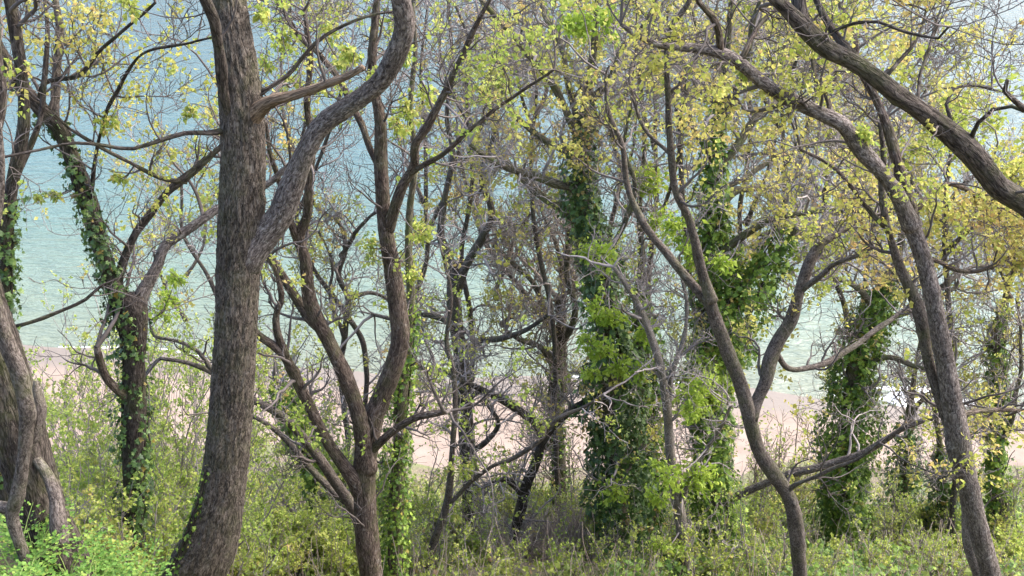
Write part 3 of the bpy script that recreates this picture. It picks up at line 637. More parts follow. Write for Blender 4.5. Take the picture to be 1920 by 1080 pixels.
t.limb([(535, 668, 8), (520, 628, 7.5), (516, 590, 7), (525, 560, 6), (520, 520, 5), (505, 480, 4)], y0=-0.4, dy=-0.1, twigs=0.6)
t.limb([(690, 850, 10), (715, 830, 9), (745, 805, 8), (780, 785, 7.5), (815, 776, 7), (840, 770, 6)], y0=0.0, dy=-0.4, twigs=0.7)
t.crown(d1=5.2, l1=0.95, n2=7, l2=0.45, n3=5, l3=0.22, leafy=0.36, per=5, size=0.042, leaf='spring')
t.clumps([(695, 465, 1.0), (545, 150, 0.6), (760, 205, 1.0), (800, 180, 0.8), (745, 230, 0.8), (500, 120, 0.7), (530, 70, 0.9), (620, 60, 0.7), (940, 165, 0.9), (905, 172, 0.8), (790, 440, 0.7), (760, 100, 0.7)], dy=0.4, rad=22, size=0.055, mat='spring')
t = Tree('slender_ivy_tree', 'slender ivy-clad stem standing tight beside the reddish multi-stemmed tree', 12.4, 'bark_mossy', seed=16)
t.trunk([(737, 1085, 15), (739, 980, 16), (743, 880, 14.5), (748, 780, 13), (757, 700, 12), (766, 640, 11), (770, 560, 9), (766, 470, 8), (770, 380, 6.5), (778, 300, 6), (770, 200, 5), (780, 100, 4), (775, 0, 3)], sides=18, ridge=0.006, twigs=0.6)
t.crown(d1=6, l1=0.8, n2=7, n3=5, leafy=0.5, size=0.045)
t.clumps([(780, 430, 0.8), (760, 490, 0.8), (770, 520, 0.6)], rad=20, size=0.055, mat='spring')
ivy('ivy on the slender stem tight beside the reddish multi-stemmed tree', t, [(737, 1080, 26), (739, 980, 26), (743, 880, 28), (748, 800, 26), (757, 700, 22), (766, 640, 18), (770, 570, 14)], 3200, 0.05, 33, mat='ivy_fresh', thin=0.28, inner=0.75)
t = Tree('leaning_tree', 'grey stem leaning out low between the thickest trunk and the reddish tree', 11.6, 'bark_grey', seed=17)
t.trunk([(690, 1040, 12), (672, 975, 11), (658, 940, 11), (630, 905, 11), (600, 862, 10.5), (575, 828, 10), (545, 792, 10), (515, 770, 9), (488, 755, 8.5), (450, 735, 7.5), (400, 700, 6.5), (350, 680, 5), (300, 672, 4)], dy=-0.5, sides=16, twigs=0.5)
t.limb([(660, 945, 8), (630, 930, 8), (600, 900, 7.5), (565, 860, 7), (530, 820, 6.5), (490, 790, 5.5), (440, 770, 4)], dy=0.7, twigs=0.5)
t.limb([(400, 698, 5), (370, 660, 5), (330, 640, 4), (290, 630, 3.5), (280, 600, 2)], y0=-0.4, dy=0.2, twigs=1)
t.crown(d1=4.5, l1=0.8, n2=6, n3=4, leafy=0.35, size=0.042)
t.clumps([(305, 590, 1.0), (320, 560, 0.7), (330, 520, 0.7)], dy=-0.3, rad=20, size=0.05, mat='lime')

# T4
t = Tree('straight_tree', 'straight grey-brown trunk standing in front of the pale sand with a hooked low branch', 20.0, 'bark_grey', twig='twig_grey', seed=18)
t.trunk([(908, 1060, 20), (898, 1000, 18), (888, 930, 17), (879, 850, 16.5), (873, 760, 15.5), (868, 690, 15.5), (856, 610, 15), (851, 545, 14), (854, 490, 10)], sides=20, ridge=0.01, twigs=0.3)
t.limb([(853, 540, 10), (842, 480, 9), (826, 440, 8), (832, 380, 7), (848, 300, 6), (838, 220, 5), (850, 120, 4), (842, 0, 3)], dy=1.0)
t.limb([(855, 545, 10), (872, 500, 9), (900, 450, 8), (922, 400, 7), (905, 330, 6), (925, 250, 5), (915, 150, 4), (940, 40, 3)], dy=-1.2)
t.limb([(868, 665, 9), (900, 640, 7), (940, 635, 6), (985, 620, 5), (1030, 590, 4)], dy=-1)
t.limb([(860, 620, 8), (830, 600, 7), (790, 590, 5.5), (750, 600, 5), (700, 590, 4)], dy=1)
t.limb([(885, 845, 6), (908, 832, 6), (926, 812, 5.5), (931, 790, 5), (924, 772, 4.5), (912, 755, 3.5)], dy=-0.4, twigs=0.5)
t.limb([(870, 740, 8), (845, 705, 7), (822, 695, 6), (790, 690, 5), (770, 680, 4)], dy=0.6)
t.limb([(870, 760, 7), (900, 735, 6.5), (930, 742, 6), (965, 765, 5.5), (1000, 790, 5), (1015, 810, 4)], dy=-0.8, twigs=0.8)
t.crown(d1=4.2, l1=1.5, n2=8, l2=0.75, n3=6, l3=0.38, leafy=0.35, per=5, size=0.065, leaf='golden', wig=0.26, up=0.12)
# thin crossing stems
t = Tree('sapling', 'thin grey sapling leaning up past the straight trunk by the sand', 15.0, 'bark_grey', twig='twig_grey', seed=19)
t.trunk([(798, 1085, 9), (815, 1020, 8.5), (835, 960, 8), (845, 900, 7), (850, 830, 6.5), (854, 760, 6), (850, 690, 5.5), (838, 640, 5), (846, 560, 4), (832, 480, 3)], sides=10, twigs=0.8)
t.limb([(838, 950, 5), (880, 905, 4.5), (920, 875, 4.5), (970, 855, 4.5), (1010, 825, 5), (1050, 785, 5), (1090, 765, 4), (1130, 740, 3)], dy=-0.6, twigs=0.7)
t.crown(d1=4, l1=0.9, n2=6, l2=0.5, n3=4, leafy=0.4, size=0.05)
t.clumps([(865, 880, 0.8), (850, 960, 0.9), (835, 800, 0.5), (890, 870, 0.7)], rad=20, size=0.06, mat='spring')
t = Tree('crooked_tree', 'crooked dark tree bending over the dry grass tussock, its top arching to the straight trunk', 17.0, 'bark_dark', twig='twig_grey', seed=20)
t.trunk([(945, 1060, 9), (958, 1020, 10), (972, 975, 11), (984, 935, 12), (990, 900, 11), (1004, 865, 10), (1016, 830, 9.5), (1010, 800, 9), (985, 778, 8), (955, 758, 7.5), (920, 738, 7), (892, 724, 6), (865, 715, 4)], dy=-0.5, sides=14, twigs=0.9)
t.limb([(986, 935, 7), (970, 915, 6), (950, 900, 6), (930, 905, 5), (905, 915, 4)], dy=-0.6, twigs=1.2)
t.limb([(1014, 830, 8), (1035, 800, 8), (1075, 765, 8), (1110, 745, 6), (1140, 720, 4)], dy=0.5, twigs=1)
t.crown(d1=6, l1=1.0, n2=7, l2=0.5, n3=5, l3=0.25, leafy=0.35, size=0.055, leaf='golden')
# T6
t = Tree('brushy_tree', 'ivied trunk topped by a brush of dry brown twigs, before the big dark ivy column', 21.0, 'bark_mossy', twig='twig_tan', seed=21)
t.trunk([(1052, 1010, 15), (1048, 900, 14.5), (1042, 800, 14), (1040, 740, 13), (1046, 680, 12), (1052, 620, 10), (1050, 560, 7)], sides=14, twigs=1.1)
t.limb([(1048, 640, 8), (1020, 580, 7), (1000, 530, 6), (960, 490, 5), (925, 460, 4)], dy=0.8)
t.limb([(1050, 650, 8), (1075, 590, 7), (1062, 500, 6), (1066, 430, 4)], dy=-0.8)
t.limb([(1046, 690, 7), (1015, 650, 6), (980, 640, 5), (950, 620, 4)], dy=-0.8)
t.crown(d1=6.5, l1=1.1, n2=8, l2=0.7, n3=6, l3=0.35, leafy=0.06, per=4, size=0.05, leaf='golden', up=0.3)
ivy('ivy sheath on the trunk below the brush of dry brown twigs', t, [(1052, 1000, 20), (1048, 900, 23), (1042, 800, 26), (1042, 720, 22), (1048, 650, 18)], 1500, 0.075, 34, mat='ivy_fresh', thin=0.3)

# T7
t = Tree('ivy_covered_tree', 'tree inside the big dark ivy column, mossy limbs spreading towards the centre of the photo', 17.0, 'bark_mossy', twig='twig_grey', seed=22)
t.trunk([(1165, 1085, 26), (1158, 950, 24), (1150, 800, 22), (1140, 650, 19), (1122, 520, 17), (1098, 410, 16), (1090, 320, 15), (1094, 240, 13), (1106, 170, 10), (1115, 90, 8), (1120, 0, 6)], sides=18, twigs=0.6)
t.limb([(1092, 375, 12), (1070, 350, 10), (1040, 345, 9.5), (1000, 330, 8.5), (950, 314, 7), (912, 296, 5.5), (880, 270, 4)], dy=-0.8)
t.limb([(1098, 425, 12), (1070, 400, 10), (1040, 380, 9.5), (1010, 360, 8.5), (985, 338, 7), (950, 300, 4)], dy=0.7)
t.limb([(1090, 260, 10), (1072, 225, 9), (1045, 170, 8.5), (1010, 122, 8), (968, 74, 7), (935, 35, 5.5), (900, -5, 4.5)], dy=-0.7)
t.limb([(1086, 310, 9), (1060, 285, 8), (1030, 268, 7), (995, 240, 7), (962, 208, 6), (945, 160, 4)], dy=1.0)
t.limb([(1094, 240, 8), (1070, 180, 7), (1058, 110, 7), (1045, 70, 6), (1022, 30, 5), (1015, -20, 4)], dy=0.9)
t.limb([(1104, 190, 8), (1140, 150, 6), (1165, 95, 5), (1205, 50, 4), (1230, 0, 3)], dy=-0.9)
t.limb([(1096, 270, 8), (1130, 220, 6), (1165, 190, 6), (1195, 130, 5), (1190, 70, 4)], dy=0.8)
t.limb([(1150, 560, 8), (1130, 490, 6), (1170, 420, 6), (1190, 350, 5), (1170, 280, 4), (1185, 200, 3)], dy=-1)
t.crown(d1=4.0, l1=1.3, n2=7, l2=0.65, n3=5, l3=0.32, leafy=0.45, per=5, size=0.06, leaf='golden', wig=0.25, up=0.15)
t.clumps([(1100, 40, 1.0), (1060, 40, 0.9), (1140, 45, 1.1), (1125, 480, 1.0), (1110, 465, 0.8), (1145, 590, 1.0), (1100, 640, 0.8), (1160, 690, 0.7), (1150, 920, 0.9), (1210, 620, 0.7), (1190, 690, 0.7), (1115, 700, 0.6), (1130, 660, 0.8), (1120, 580, 0.8)], dy=-0.9, n=90, rad=24, size=0.085)
ivy('biggest dark ivy column, thick from the ground to the middle of the photo', t, [(1165, 1085, 48), (1165, 950, 62), (1158, 850, 66), (1150, 750, 62), (1148, 650, 50), (1128, 560, 40), (1118, 480, 42), (1098, 410, 37), (1090, 340, 31), (1094, 270, 27), (1098, 215, 18), (1104, 175, 8)], 14500, 0.082, 35, stems=5, thin=0.24)
t = Tree('ivy_draped_tree', 'narrow ivy-draped stem just behind the biggest ivy column', 18.6, 'bark_mossy', twig='twig_grey', seed=23)
t.trunk([(1228, 1040, 14), (1222, 900, 13), (1212, 760, 12), (1202, 640, 11), (1196, 560, 9), (1205, 480, 7), (1198, 380, 6), (1210, 260, 5), (1200, 120, 4)], sides=12, twigs=1)
t.crown(d1=6, l1=1.2, n2=8, l2=0.6, n3=5, l3=0.3, leafy=0.35, size=0.065)
t.clumps([(1225, 320, 1.0), (1215, 350, 0.8), (1235, 420, 0.8)], dy=-0.6, n=80, rad=24, size=0.09)
ivy('ivy mass on the narrow stem just behind the biggest ivy column', t, [(1230, 1040, 30), (1222, 900, 40), (1214, 780, 40), (1204, 680, 44), (1198, 600, 36), (1200, 540, 20)], 4200, 0.085, 36, mat='ivy_fresh')
# pale thin trunks
t = Tree('pale_tree', 'pale grey thin trunk with fresh lime sprays, between the two large ivy columns', 15.0, 'bark_pale', twig='twig_grey', seed=24)
t.trunk([(1290, 1085, 15), (1281, 1000, 13), (1268, 920, 11.5), (1256, 850, 10.5), (1250, 760, 10), (1238, 680, 9), (1220, 620, 8), (1200, 575, 7), (1178, 540, 5), (1150, 500, 4)], sides=14, twigs=0.8)
t.limb([(1252, 790, 6), (1262, 700, 6), (1280, 640, 5), (1285, 560, 4), (1272, 480, 3)], dy=0.5)
t.limb([(1272, 950, 6), (1300, 880, 5), (1340, 820, 4), (1370, 760, 3)], dy=-0.8)
t.crown(d1=5, l1=0.9, n2=7, l2=0.5, n3=5, leafy=0.35, size=0.05)
t.clumps([(1255, 890, 1.1), (1285, 900, 1.2), (1310, 885, 1.0), (1240, 1035, 0.8), (1270, 1030, 0.8), (1235, 930, 0.7), (1290, 750, 1.0), (1320, 720, 1.1), (1300, 775, 0.8)], dy=-0.5, n=90, rad=26, size=0.075)

# T9
t = Tree('ivy_clad_tree', 'tall ivy-clad tree behind the curved forking stem, with a pale limb reaching sideways low down', 16.0, 'bark_mossy', twig='twig_grey', seed=25)
t.trunk([(1350, 1085, 22), (1342, 950, 20), (1330, 800, 18), (1318, 680, 17), (1322, 560, 15), (1332, 450, 14), (1338, 350, 12), (1342, 260, 11), (1350, 170, 9), (1362, 80, 7), (1370, 0, 5)], sides=18, twigs=0.6)
t.limb([(1335, 480, 10), (1375, 452, 8), (1420, 425, 7.5), (1465, 405, 7), (1510, 398, 6), (1570, 392, 5), (1640, 400, 4)], dy=-0.8)
t.limb([(1340, 400, 9), (1375, 360, 8), (1410, 355, 7.5), (1450, 350, 7), (1500, 325, 6), (1550, 330, 4)], dy=0.8)
t.limb([(1342, 330, 9), (1380, 270, 9), (1420, 215, 8), (1450, 195, 7), (1490, 165, 5), (1520, 110, 4)], dy=0.8)
t.limb([(1345, 250, 8), (1375, 190, 7), (1395, 130, 7), (1410, 60, 6), (1425, 0, 4)], dy=-0.7)
t.limb([(1322, 580, 10), (1370, 560, 8), (1420, 510, 8), (1470, 460, 7), (1490, 430, 5)], dy=-0.5, twigs=0.7)
t.limb([(1342, 360, 7), (1400, 330, 6), (1470, 290, 5), (1540, 270, 4), (1600, 280, 3)], dy=1.2)
t.limb([(1340, 300, 7), (1300, 240, 6), (1290, 160, 5), (1310, 90, 4), (1300, 20, 3)], dy=1.0)
t.limb([(1342, 962, 8.5), (1395, 925, 8.5), (1445, 902, 8.5), (1500, 884, 8.5), (1560, 868, 8), (1620, 852, 7.5), (1660, 825, 7), (1700, 800, 6), (1750, 782, 5), (1790, 775, 4)], dy=-2.0, mat='bark_limb', twigs=0.25)
t.crown(d1=5.5, l1=1.4, n2=8, l2=0.65, n3=6, l3=0.32, leafy=0.45, per=5, size=0.055, leaf='golden', wig=0.22, up=0.10)
t.clumps([(1330, 700, 1.1), (1310, 730, 1.0), (1350, 730, 0.9), (1300, 770, 0.8), (1270, 425, 0.9), (1280, 450, 0.9), (1355, 490, 0.7), (1300, 480, 0.8)], dy=-0.8, n=90, rad=25, size=0.08)
ivy('ivy column behind the curved forking stem, spilling along its side limb', t, [(1355, 1085, 45), (1350, 960, 48), (1335, 860, 44), (1330, 760, 46), (1340, 680, 54), (1352, 600, 62), (1356, 520, 52), (1338, 440, 30), (1338, 370, 27), (1340, 300, 26), (1345, 230, 16), (1350, 180, 10)], 13000, 0.078, 37, mat='ivy_fresh', stems=5, thin=0.24)
ivy('ivy hanging from the upward side limb behind the forking stem', t, [(1370, 640, 40), (1395, 590, 54), (1420, 530, 50), (1455, 470, 36), (1480, 440, 20)], 2200, 0.075, 38, mat='ivy_fresh', Y=15.6, thin=0.36)

# T10
t = Tree('curved_tree', 'smooth slim stem curving in an S and forking into a Y before the ivy', 10.5, 'bark_grey', seed=26)
t.trunk([(1500, 1085, 14), (1499, 1040, 14.5), (1496, 990, 15.5), (1482, 935, 15.5), (1455, 893, 15), (1430, 855, 14), (1414, 812, 15), (1402, 772, 15.5), (1385, 710, 15), (1366, 660, 14.5), (1346, 605, 13.5), (1330, 553, 13)], sides=32, ridge=0.006, lump=0.08, twigs=0.08, step=0.04)
t.limb([(1334, 565, 12), (1316, 500, 11), (1303, 450, 9.5), (1290, 400, 9), (1268, 352, 8.5), (1260, 285, 7), (1255, 205, 6.5), (1250, 130, 6.5), (1256, 60, 6), (1290, 10, 5), (1310, -40, 4)], dy=-0.3, twigs=0.6)
t.limb([(1345, 600, 11), (1318, 552, 10), (1290, 520, 9.5), (1255, 483, 9), (1218, 432, 8.5), (1190, 378, 7.5), (1178, 335, 7), (1168, 270, 5.5), (1140, 205, 5), (1135, 140, 3.5)], dy=0.6, twigs=0.7)
t.limb([(1406, 785, 12), (1420, 755, 11), (1434, 715, 12.5), (1442, 680, 13.5), (1462, 640, 14), (1486, 600, 13.5), (1500, 545, 12.5), (1520, 495, 11.5), (1538, 462, 9.5), (1575, 435, 7), (1610, 410, 5.5), (1650, 400, 4)], dy=0.8, twigs=0.6, sides=22)
t.limb([(1500, 545, 6), (1535, 520, 6), (1560, 500, 5.5), (1590, 485, 5), (1630, 475, 4)], y0=0.5, dy=-0.5, twigs=1)
t.limb([(1452, 660, 6), (1480, 690, 6), (1515, 690, 6.5), (1555, 680, 7), (1590, 655, 7), (1625, 630, 6.5), (1660, 605, 6), (1700, 580, 4)], y0=0.4, dy=1.0, twigs=0.8)
t.limb([(1258, 290, 4), (1210, 240, 4), (1180, 160, 3.5), (1190, 100, 3)], y0=-0.1, dy=0.6)
t.limb([(1478, 918, 5), (1500, 905, 4.5), (1560, 880, 4), (1610, 860, 3.5), (1650, 830, 2.5)], dy=-0.5, twigs=0.5)
t.crown(d1=5.5, l1=0.8, n2=7, l2=0.42, n3=5, l3=0.2, leafy=0.4, per=5, size=0.04, leaf='golden')

# T11
t = Tree('twin_stem_tree', 'brown twin-stemmed tree with a long limb arching across the top towards the photo centre', 9.5, 'bark_red', seed=27)
t.trunk([(1862, 1090, 22), (1848, 1030, 22), (1830, 965, 22.5), (1812, 895, 23), (1798, 840, 23), (1786, 760, 20.5), (1770, 660, 19.5), (1747, 560, 18), (1727, 480, 17), (1708, 412, 17)], dy=-0.2, sides=36, ridge=0.006, twigs=0.15, step=0.04, mat='bark_limb')
t.limb([(1712, 425, 15), (1690, 388, 14.5), (1650, 332, 15), (1612, 272, 16), (1580, 232, 17), (1522, 206, 15), (1470, 176, 14), (1430, 146, 13), (1390, 115, 12), (1350, 96, 11), (1290, 88, 9), (1240, 84, 7), (1200, 68, 5), (1165, 45, 4)], y0=-0.2, dy=-0.7, sides=26, ridge=0.005, twigs=0.7, mat='bark_limb')
t.limb([(1710, 420, 13), (1702, 375, 12.5), (1690, 330, 12), (1672, 272, 10.5), (1650, 210, 9.5), (1630, 165, 8.5), (1608, 125, 7.5), (1600, 60, 6), (1570, 0, 5)], y0=-0.2, dy=0.7, twigs=0.9, sides=18)
t.limb([(1805, 860, 14), (1790, 810, 12.5), (1772, 765, 12), (1755, 715, 12), (1738, 650, 12), (1722, 585, 12), (1704, 540, 12), (1682, 482, 9.5), (1660, 420, 8), (1654, 360, 7), (1660, 300, 5), (1650, 230, 4)], y0=-0.1, dy=0.4, twigs=0.5, sides=20, mat='bark_grey')
t.limb([(1660, 425, 6), (1625, 390, 5.5), (1590, 340, 5), (1560, 310, 4), (1500, 280, 3.5)], y0=0.3, dy=0.4)
t.limb([(1350, 96, 7), (1345, 60, 8), (1332, 30, 7), (1310, 5, 6), (1295, -40, 5)], y0=-0.7, dy=-0.3, twigs=0.8)
t.limb([(1390, 112, 6), (1410, 70, 6), (1430, 40, 5), (1470, 5, 4)], y0=-0.75, dy=0.5, twigs=1)
t.limb([(1725, 480, 6), (1760, 490, 5), (1800, 510, 5), (1840, 505, 4.5), (1880, 490, 4), (1920, 470, 3)], y0=-0.2, dy=0.8, twigs=1.2)
t.limb([(1715, 400, 6), (1760, 350, 5), (1800, 350, 5), (1850, 380, 4), (1890, 400, 3)], y0=-0.2, dy=1.0, twigs=1.2)
t.limb([(1560, 220, 6), (1550, 180, 6), (1530, 150, 5), (1525, 90, 4), (1560, 40, 3)], y0=-0.5, dy=0.5, twigs=1.0)
t.limb([(1795, 780, 6), (1830, 770, 6), (1870, 768, 5.5), (1915, 770, 4)], y0=-0.2, dy=0.7, twigs=1.0)
t.crown(d1=7.5, l1=0.85, n2=8, l2=0.42, n3=6, l3=0.2, leafy=0.95, per=5, size=0.038, leaf='golden', up=0.12)
t.clumps([(1400, 130, 0.9), (1625, 255, 0.7), (1610, 250, 0.6)], dy=-0.6, rad=20, size=0.045, mat='spring')
t = Tree('pale_young_tree', 'pale lichened stem leaning against the foot of the brown twin-stemmed tree', 9.9, 'bark_pale', seed=28)
t.trunk([(1835, 1090, 13), (1822, 1020, 12.5), (1810, 950, 11.5), (1800, 880, 10.5), (1790, 820, 9), (1780, 770, 7)], sides=16, twigs=0.3)
t.crown(d1=3, l1=0.6, n2=4, n3=3, leafy=0.3, size=0.04)

# T12
t = Tree('overhanging_tree', 'thick dark limb sweeping in from the photo edge across the upper corner', 6.6, 'bark_dark', seed=29)
t.trunk([(2120, 1150, 46), (2112, 900, 40), (2090, 700, 36), (2050, 530, 32), (1995, 440, 28), (1950, 402, 26)], sides=30, ridge=0.012, twigs=0.1)
t.limb([(1995, 440, 27), (1950, 402, 25), (1905, 368, 23), (1868, 345, 23), (1844, 312, 24), (1820, 280, 25), (1780, 240, 22), (1730, 206, 20), (1680, 171, 20), (1645, 140, 19.5), (1600, 107, 18.5), (1552, 82, 18), (1512, 48, 17), (1480, 20, 14), (1448, -8, 11), (1400, -60, 8), (1350, -120, 6)], dy=-0.6, sides=44, ridge=0.008, twigs=0.5)
t.limb([(1512, 60, 14), (1502, 30, 14), (1500, 0, 14), (1510, -60, 12), (1500, -160, 8)], y0=-0.5, dy=0.2, twigs=0.5, sides=22)
t.limb([(1600, 105, 9), (1560, 60, 9), (1540, 25, 8), (1528, -10, 7), (1520, -80, 5)], y0=-0.5, dy=0.5, twigs=0.9)
t.limb([(1555, 62, 3), (1600, 44, 3.5), (1645, 42, 3.5), (1690, 58, 3.5), (1730, 68, 3.5), (1760, 72, 3), (1778, 50, 2.5)], y0=-0.45, dy=-0.4, twigs=0.8, name='branchlet')
t.limb([(1820, 262, 5), (1835, 228, 4.5), (1862, 205, 4), (1895, 200, 4), (1930, 212, 5), (1960, 225, 6)], y0=-0.2, dy=-0.4, twigs=0.5, tip=False, name='branchlet')
t.limb([(1785, 232, 4), (1775, 195, 4), (1790, 165, 3.5), (1815, 160, 3), (1860, 165, 2.5)], y0=-0.3, dy=0.3, twigs=1.4, name='branchlet')
t.limb([(1720, 198, 4), (1725, 150, 4), (1740, 100, 3.5), (1755, 40, 3)], y0=-0.3, dy=0.6, twigs=1.4, name='branchlet')
t.limb([(1660, 145, 4), (1690, 110, 4), (1720, 70, 3), (1735, 20, 3)], y0=-0.4, dy=0.4, twigs=1.4, name='branchlet')
t.limb([(1930, 212, 6), (1905, 190, 6), (1885, 172, 5.5), (1890, 150, 4)], y0=-0.5, dy=-0.2, twigs=0.3, tip=False, name='branchlet')
t.crown(d1=5.5, l1=0.55, n2=7, l2=0.28, n3=5, l3=0.13, leafy=1.0, per=5, size=0.030, leaf='golden', up=0.15)

# T13
t = Tree('leaning_ivy_tree', 'leaning tree packed in ivy, dark on one side, standing before the breaking foam', 19.0, 'bark_mossy', twig='twig_grey', seed=30)
t.trunk([(1575, 1085, 20), (1580, 950, 19), (1592, 800, 18), (1604, 700, 16), (1626, 610, 14), (1655, 545, 12), (1680, 490, 8), (1690, 430, 5)], sides=16, twigs=0.5)
t.limb([(1640, 580, 8), (1610, 540, 6), (1560, 520, 5), (1520, 515, 4)], dy=-0.8)
t.limb([(1630, 600, 8), (1690, 590, 6), (1740, 570, 5), (1790, 540, 4)], dy=0.8)
t.limb([(1605, 690, 7), (1670, 670, 6), (1720, 690, 5), (1780, 700, 4)], dy=-0.8)
t.crown(d1=5.5, l1=1.3, n2=8, l2=0.65, n3=6, l3=0.32, leafy=0.35, size=0.06, leaf='golden')
ivy('ivy packed round the leaning tree before the breaking foam', t, [(1580, 1085, 62), (1580, 970, 58), (1584, 880, 56), (1595, 800, 54), (1604, 720, 44), (1618, 650, 42), (1634, 590, 36), (1655, 550, 28), (1670, 520, 16)], 14000, 0.08, 39, mat='ivy_fresh', stems=5, thin=0.24)
def small_ivy(label, ilabel, Y, nodes, bands, n, seed, mat='ivy', size=0.09, limbs=()):
    t = Tree('small_ivied_tree', label, Y, 'bark_mossy', twig='twig_grey', leaf='golden', seed=seed)
    t.trunk(nodes, sides=12, twigs=0.8)
    for a in limbs: t.limb(a[0], dy=a[1])
    t.crown(d1=6, l1=1.2, n2=7, l2=0.6, n3=5, l3=0.3, leafy=0.45, size=0.065)
    ivy(ilabel, t, bands, n, size, seed + 50, mat=mat, thin=0.2, stems=2)
small_ivy('short ivied trunk between the leaning ivy tree and the twin-stemmed tree', 'ivy on the short trunk between the leaning ivy tree and the twin stems', 22.0,
          [(1685, 1040, 13), (1692, 930, 12), (1702, 840, 10), (1704, 780, 8), (1715, 700, 5), (1730, 620, 4)], [(1685, 1040, 40), (1690, 930, 40), (1700, 850, 34), (1704, 790, 20)], 2600, 61, limbs=[([(1704, 790, 6), (1730, 750, 5), (1760, 740, 4)], -0.6)])
small_ivy('low ivied stump-like trunk hidden behind the foot of the twin-stemmed tree', 'dark ivy on the low trunk behind the foot of the twin stems', 20.0,
          [(1770, 1050, 12), (1770, 960, 11), (1768, 890, 9), (1760, 820, 6), (1750, 760, 4)], [(1772, 1040, 30), (1770, 960, 30), (1768, 890, 24), (1766, 850, 14)], 1700, 62, mat='ivy')
small_ivy('tall ivied tree at the photo edge beyond the twin-stemmed tree', 'ivy up the tall tree beyond the twin-stemmed tree', 19.0,
          [(1880, 1085, 14), (1872, 950, 12), (1866, 850, 11), (1868, 760, 10), (1872, 690, 9), (1862, 640, 8), (1880, 580, 6), (1900, 500, 5), (1895, 400, 4)], [(1885, 1085, 36), (1874, 950, 30), (1866, 850, 24), (1868, 770, 26), (1874, 700, 28), (1864, 640, 16), (1885, 575, 10)], 3200, 63, mat='ivy_fresh',
          limbs=[([(1866, 850, 7), (1890, 800, 6), (1905, 740, 5), (1915, 650, 4), (1905, 560, 3)], -0.6)])
small_ivy('small ivied trunk half hidden by the leaning grey stem, left of the reddish tree', 'ivy on the half-hidden trunk left of the reddish tree', 17.5,
          [(600, 1000, 10), (590, 930, 10), (570, 840, 9), (545, 760, 7), (525, 720, 5)], [(600, 990, 18), (590, 930, 20), (572, 850, 30), (550, 780, 36), (528, 740, 30), (515, 725, 16)], 2600, 64, mat='ivy_fresh')

# slender leafless trees further down the slope
FOOT = {645: 645, 800: 745, 1048: 1046, 960: 1044, 1180: 1160, 1250: 1205, 1385: 1345, 1530: 1592, 1760: 1792, 1915: 1872, 1640: 1600, 1470: 1350, 1290: 1335, 560: 672, 350: 440, 890: 873, 1010: 1046}
def wavy(nodes, rng, first):
    if first:                                    # the lower stems stand close behind the nearer trunks
        f = FOOT[nodes[0][0]]
        nodes = [(x + (f - x) * float(sstep(430, 640, y)), y, r) for x, y, r in nodes]
    out = []
    for i, (x, y, r) in enumerate(nodes):
        k = 0.72 if first else 0.8
        out.append((x + (rng.normal() * 7 if i else 0), y + (rng.normal() * 5 if i else 0), r * k))
    return out
def back_tree(label, Y, stems, seed, leafy=0.25, d1=3.0, mat='bark_grey', leaf='golden', l1=1.6, twig='twig_grey'):
    t = Tree('slender_tree', label, Y, mat, twig=twig, leaf=leaf, seed=seed, group='slender trees down the slope')
    rg = np.random.default_rng(seed); base = wavy(stems[0], rg, True)
    t.trunk(base, sides=10, twigs=0.7)
    for i, a in enumerate(stems[1:]): t.limb([a[0]] + wavy(a[1:], rg, False), dy=(-1.3, 1.2, -0.6, 0.9)[i % 4])
    t.crown(d1=d1 * (0.92 if leafy > 0.6 else 0.72), l1=l1, n2=9, l2=0.8, n3=7.5, l3=0.4, leafy=leafy * (1.0 if leafy > 0.75 else 0.8), per=5, size=0.065, wig=0.24, up=0.28)
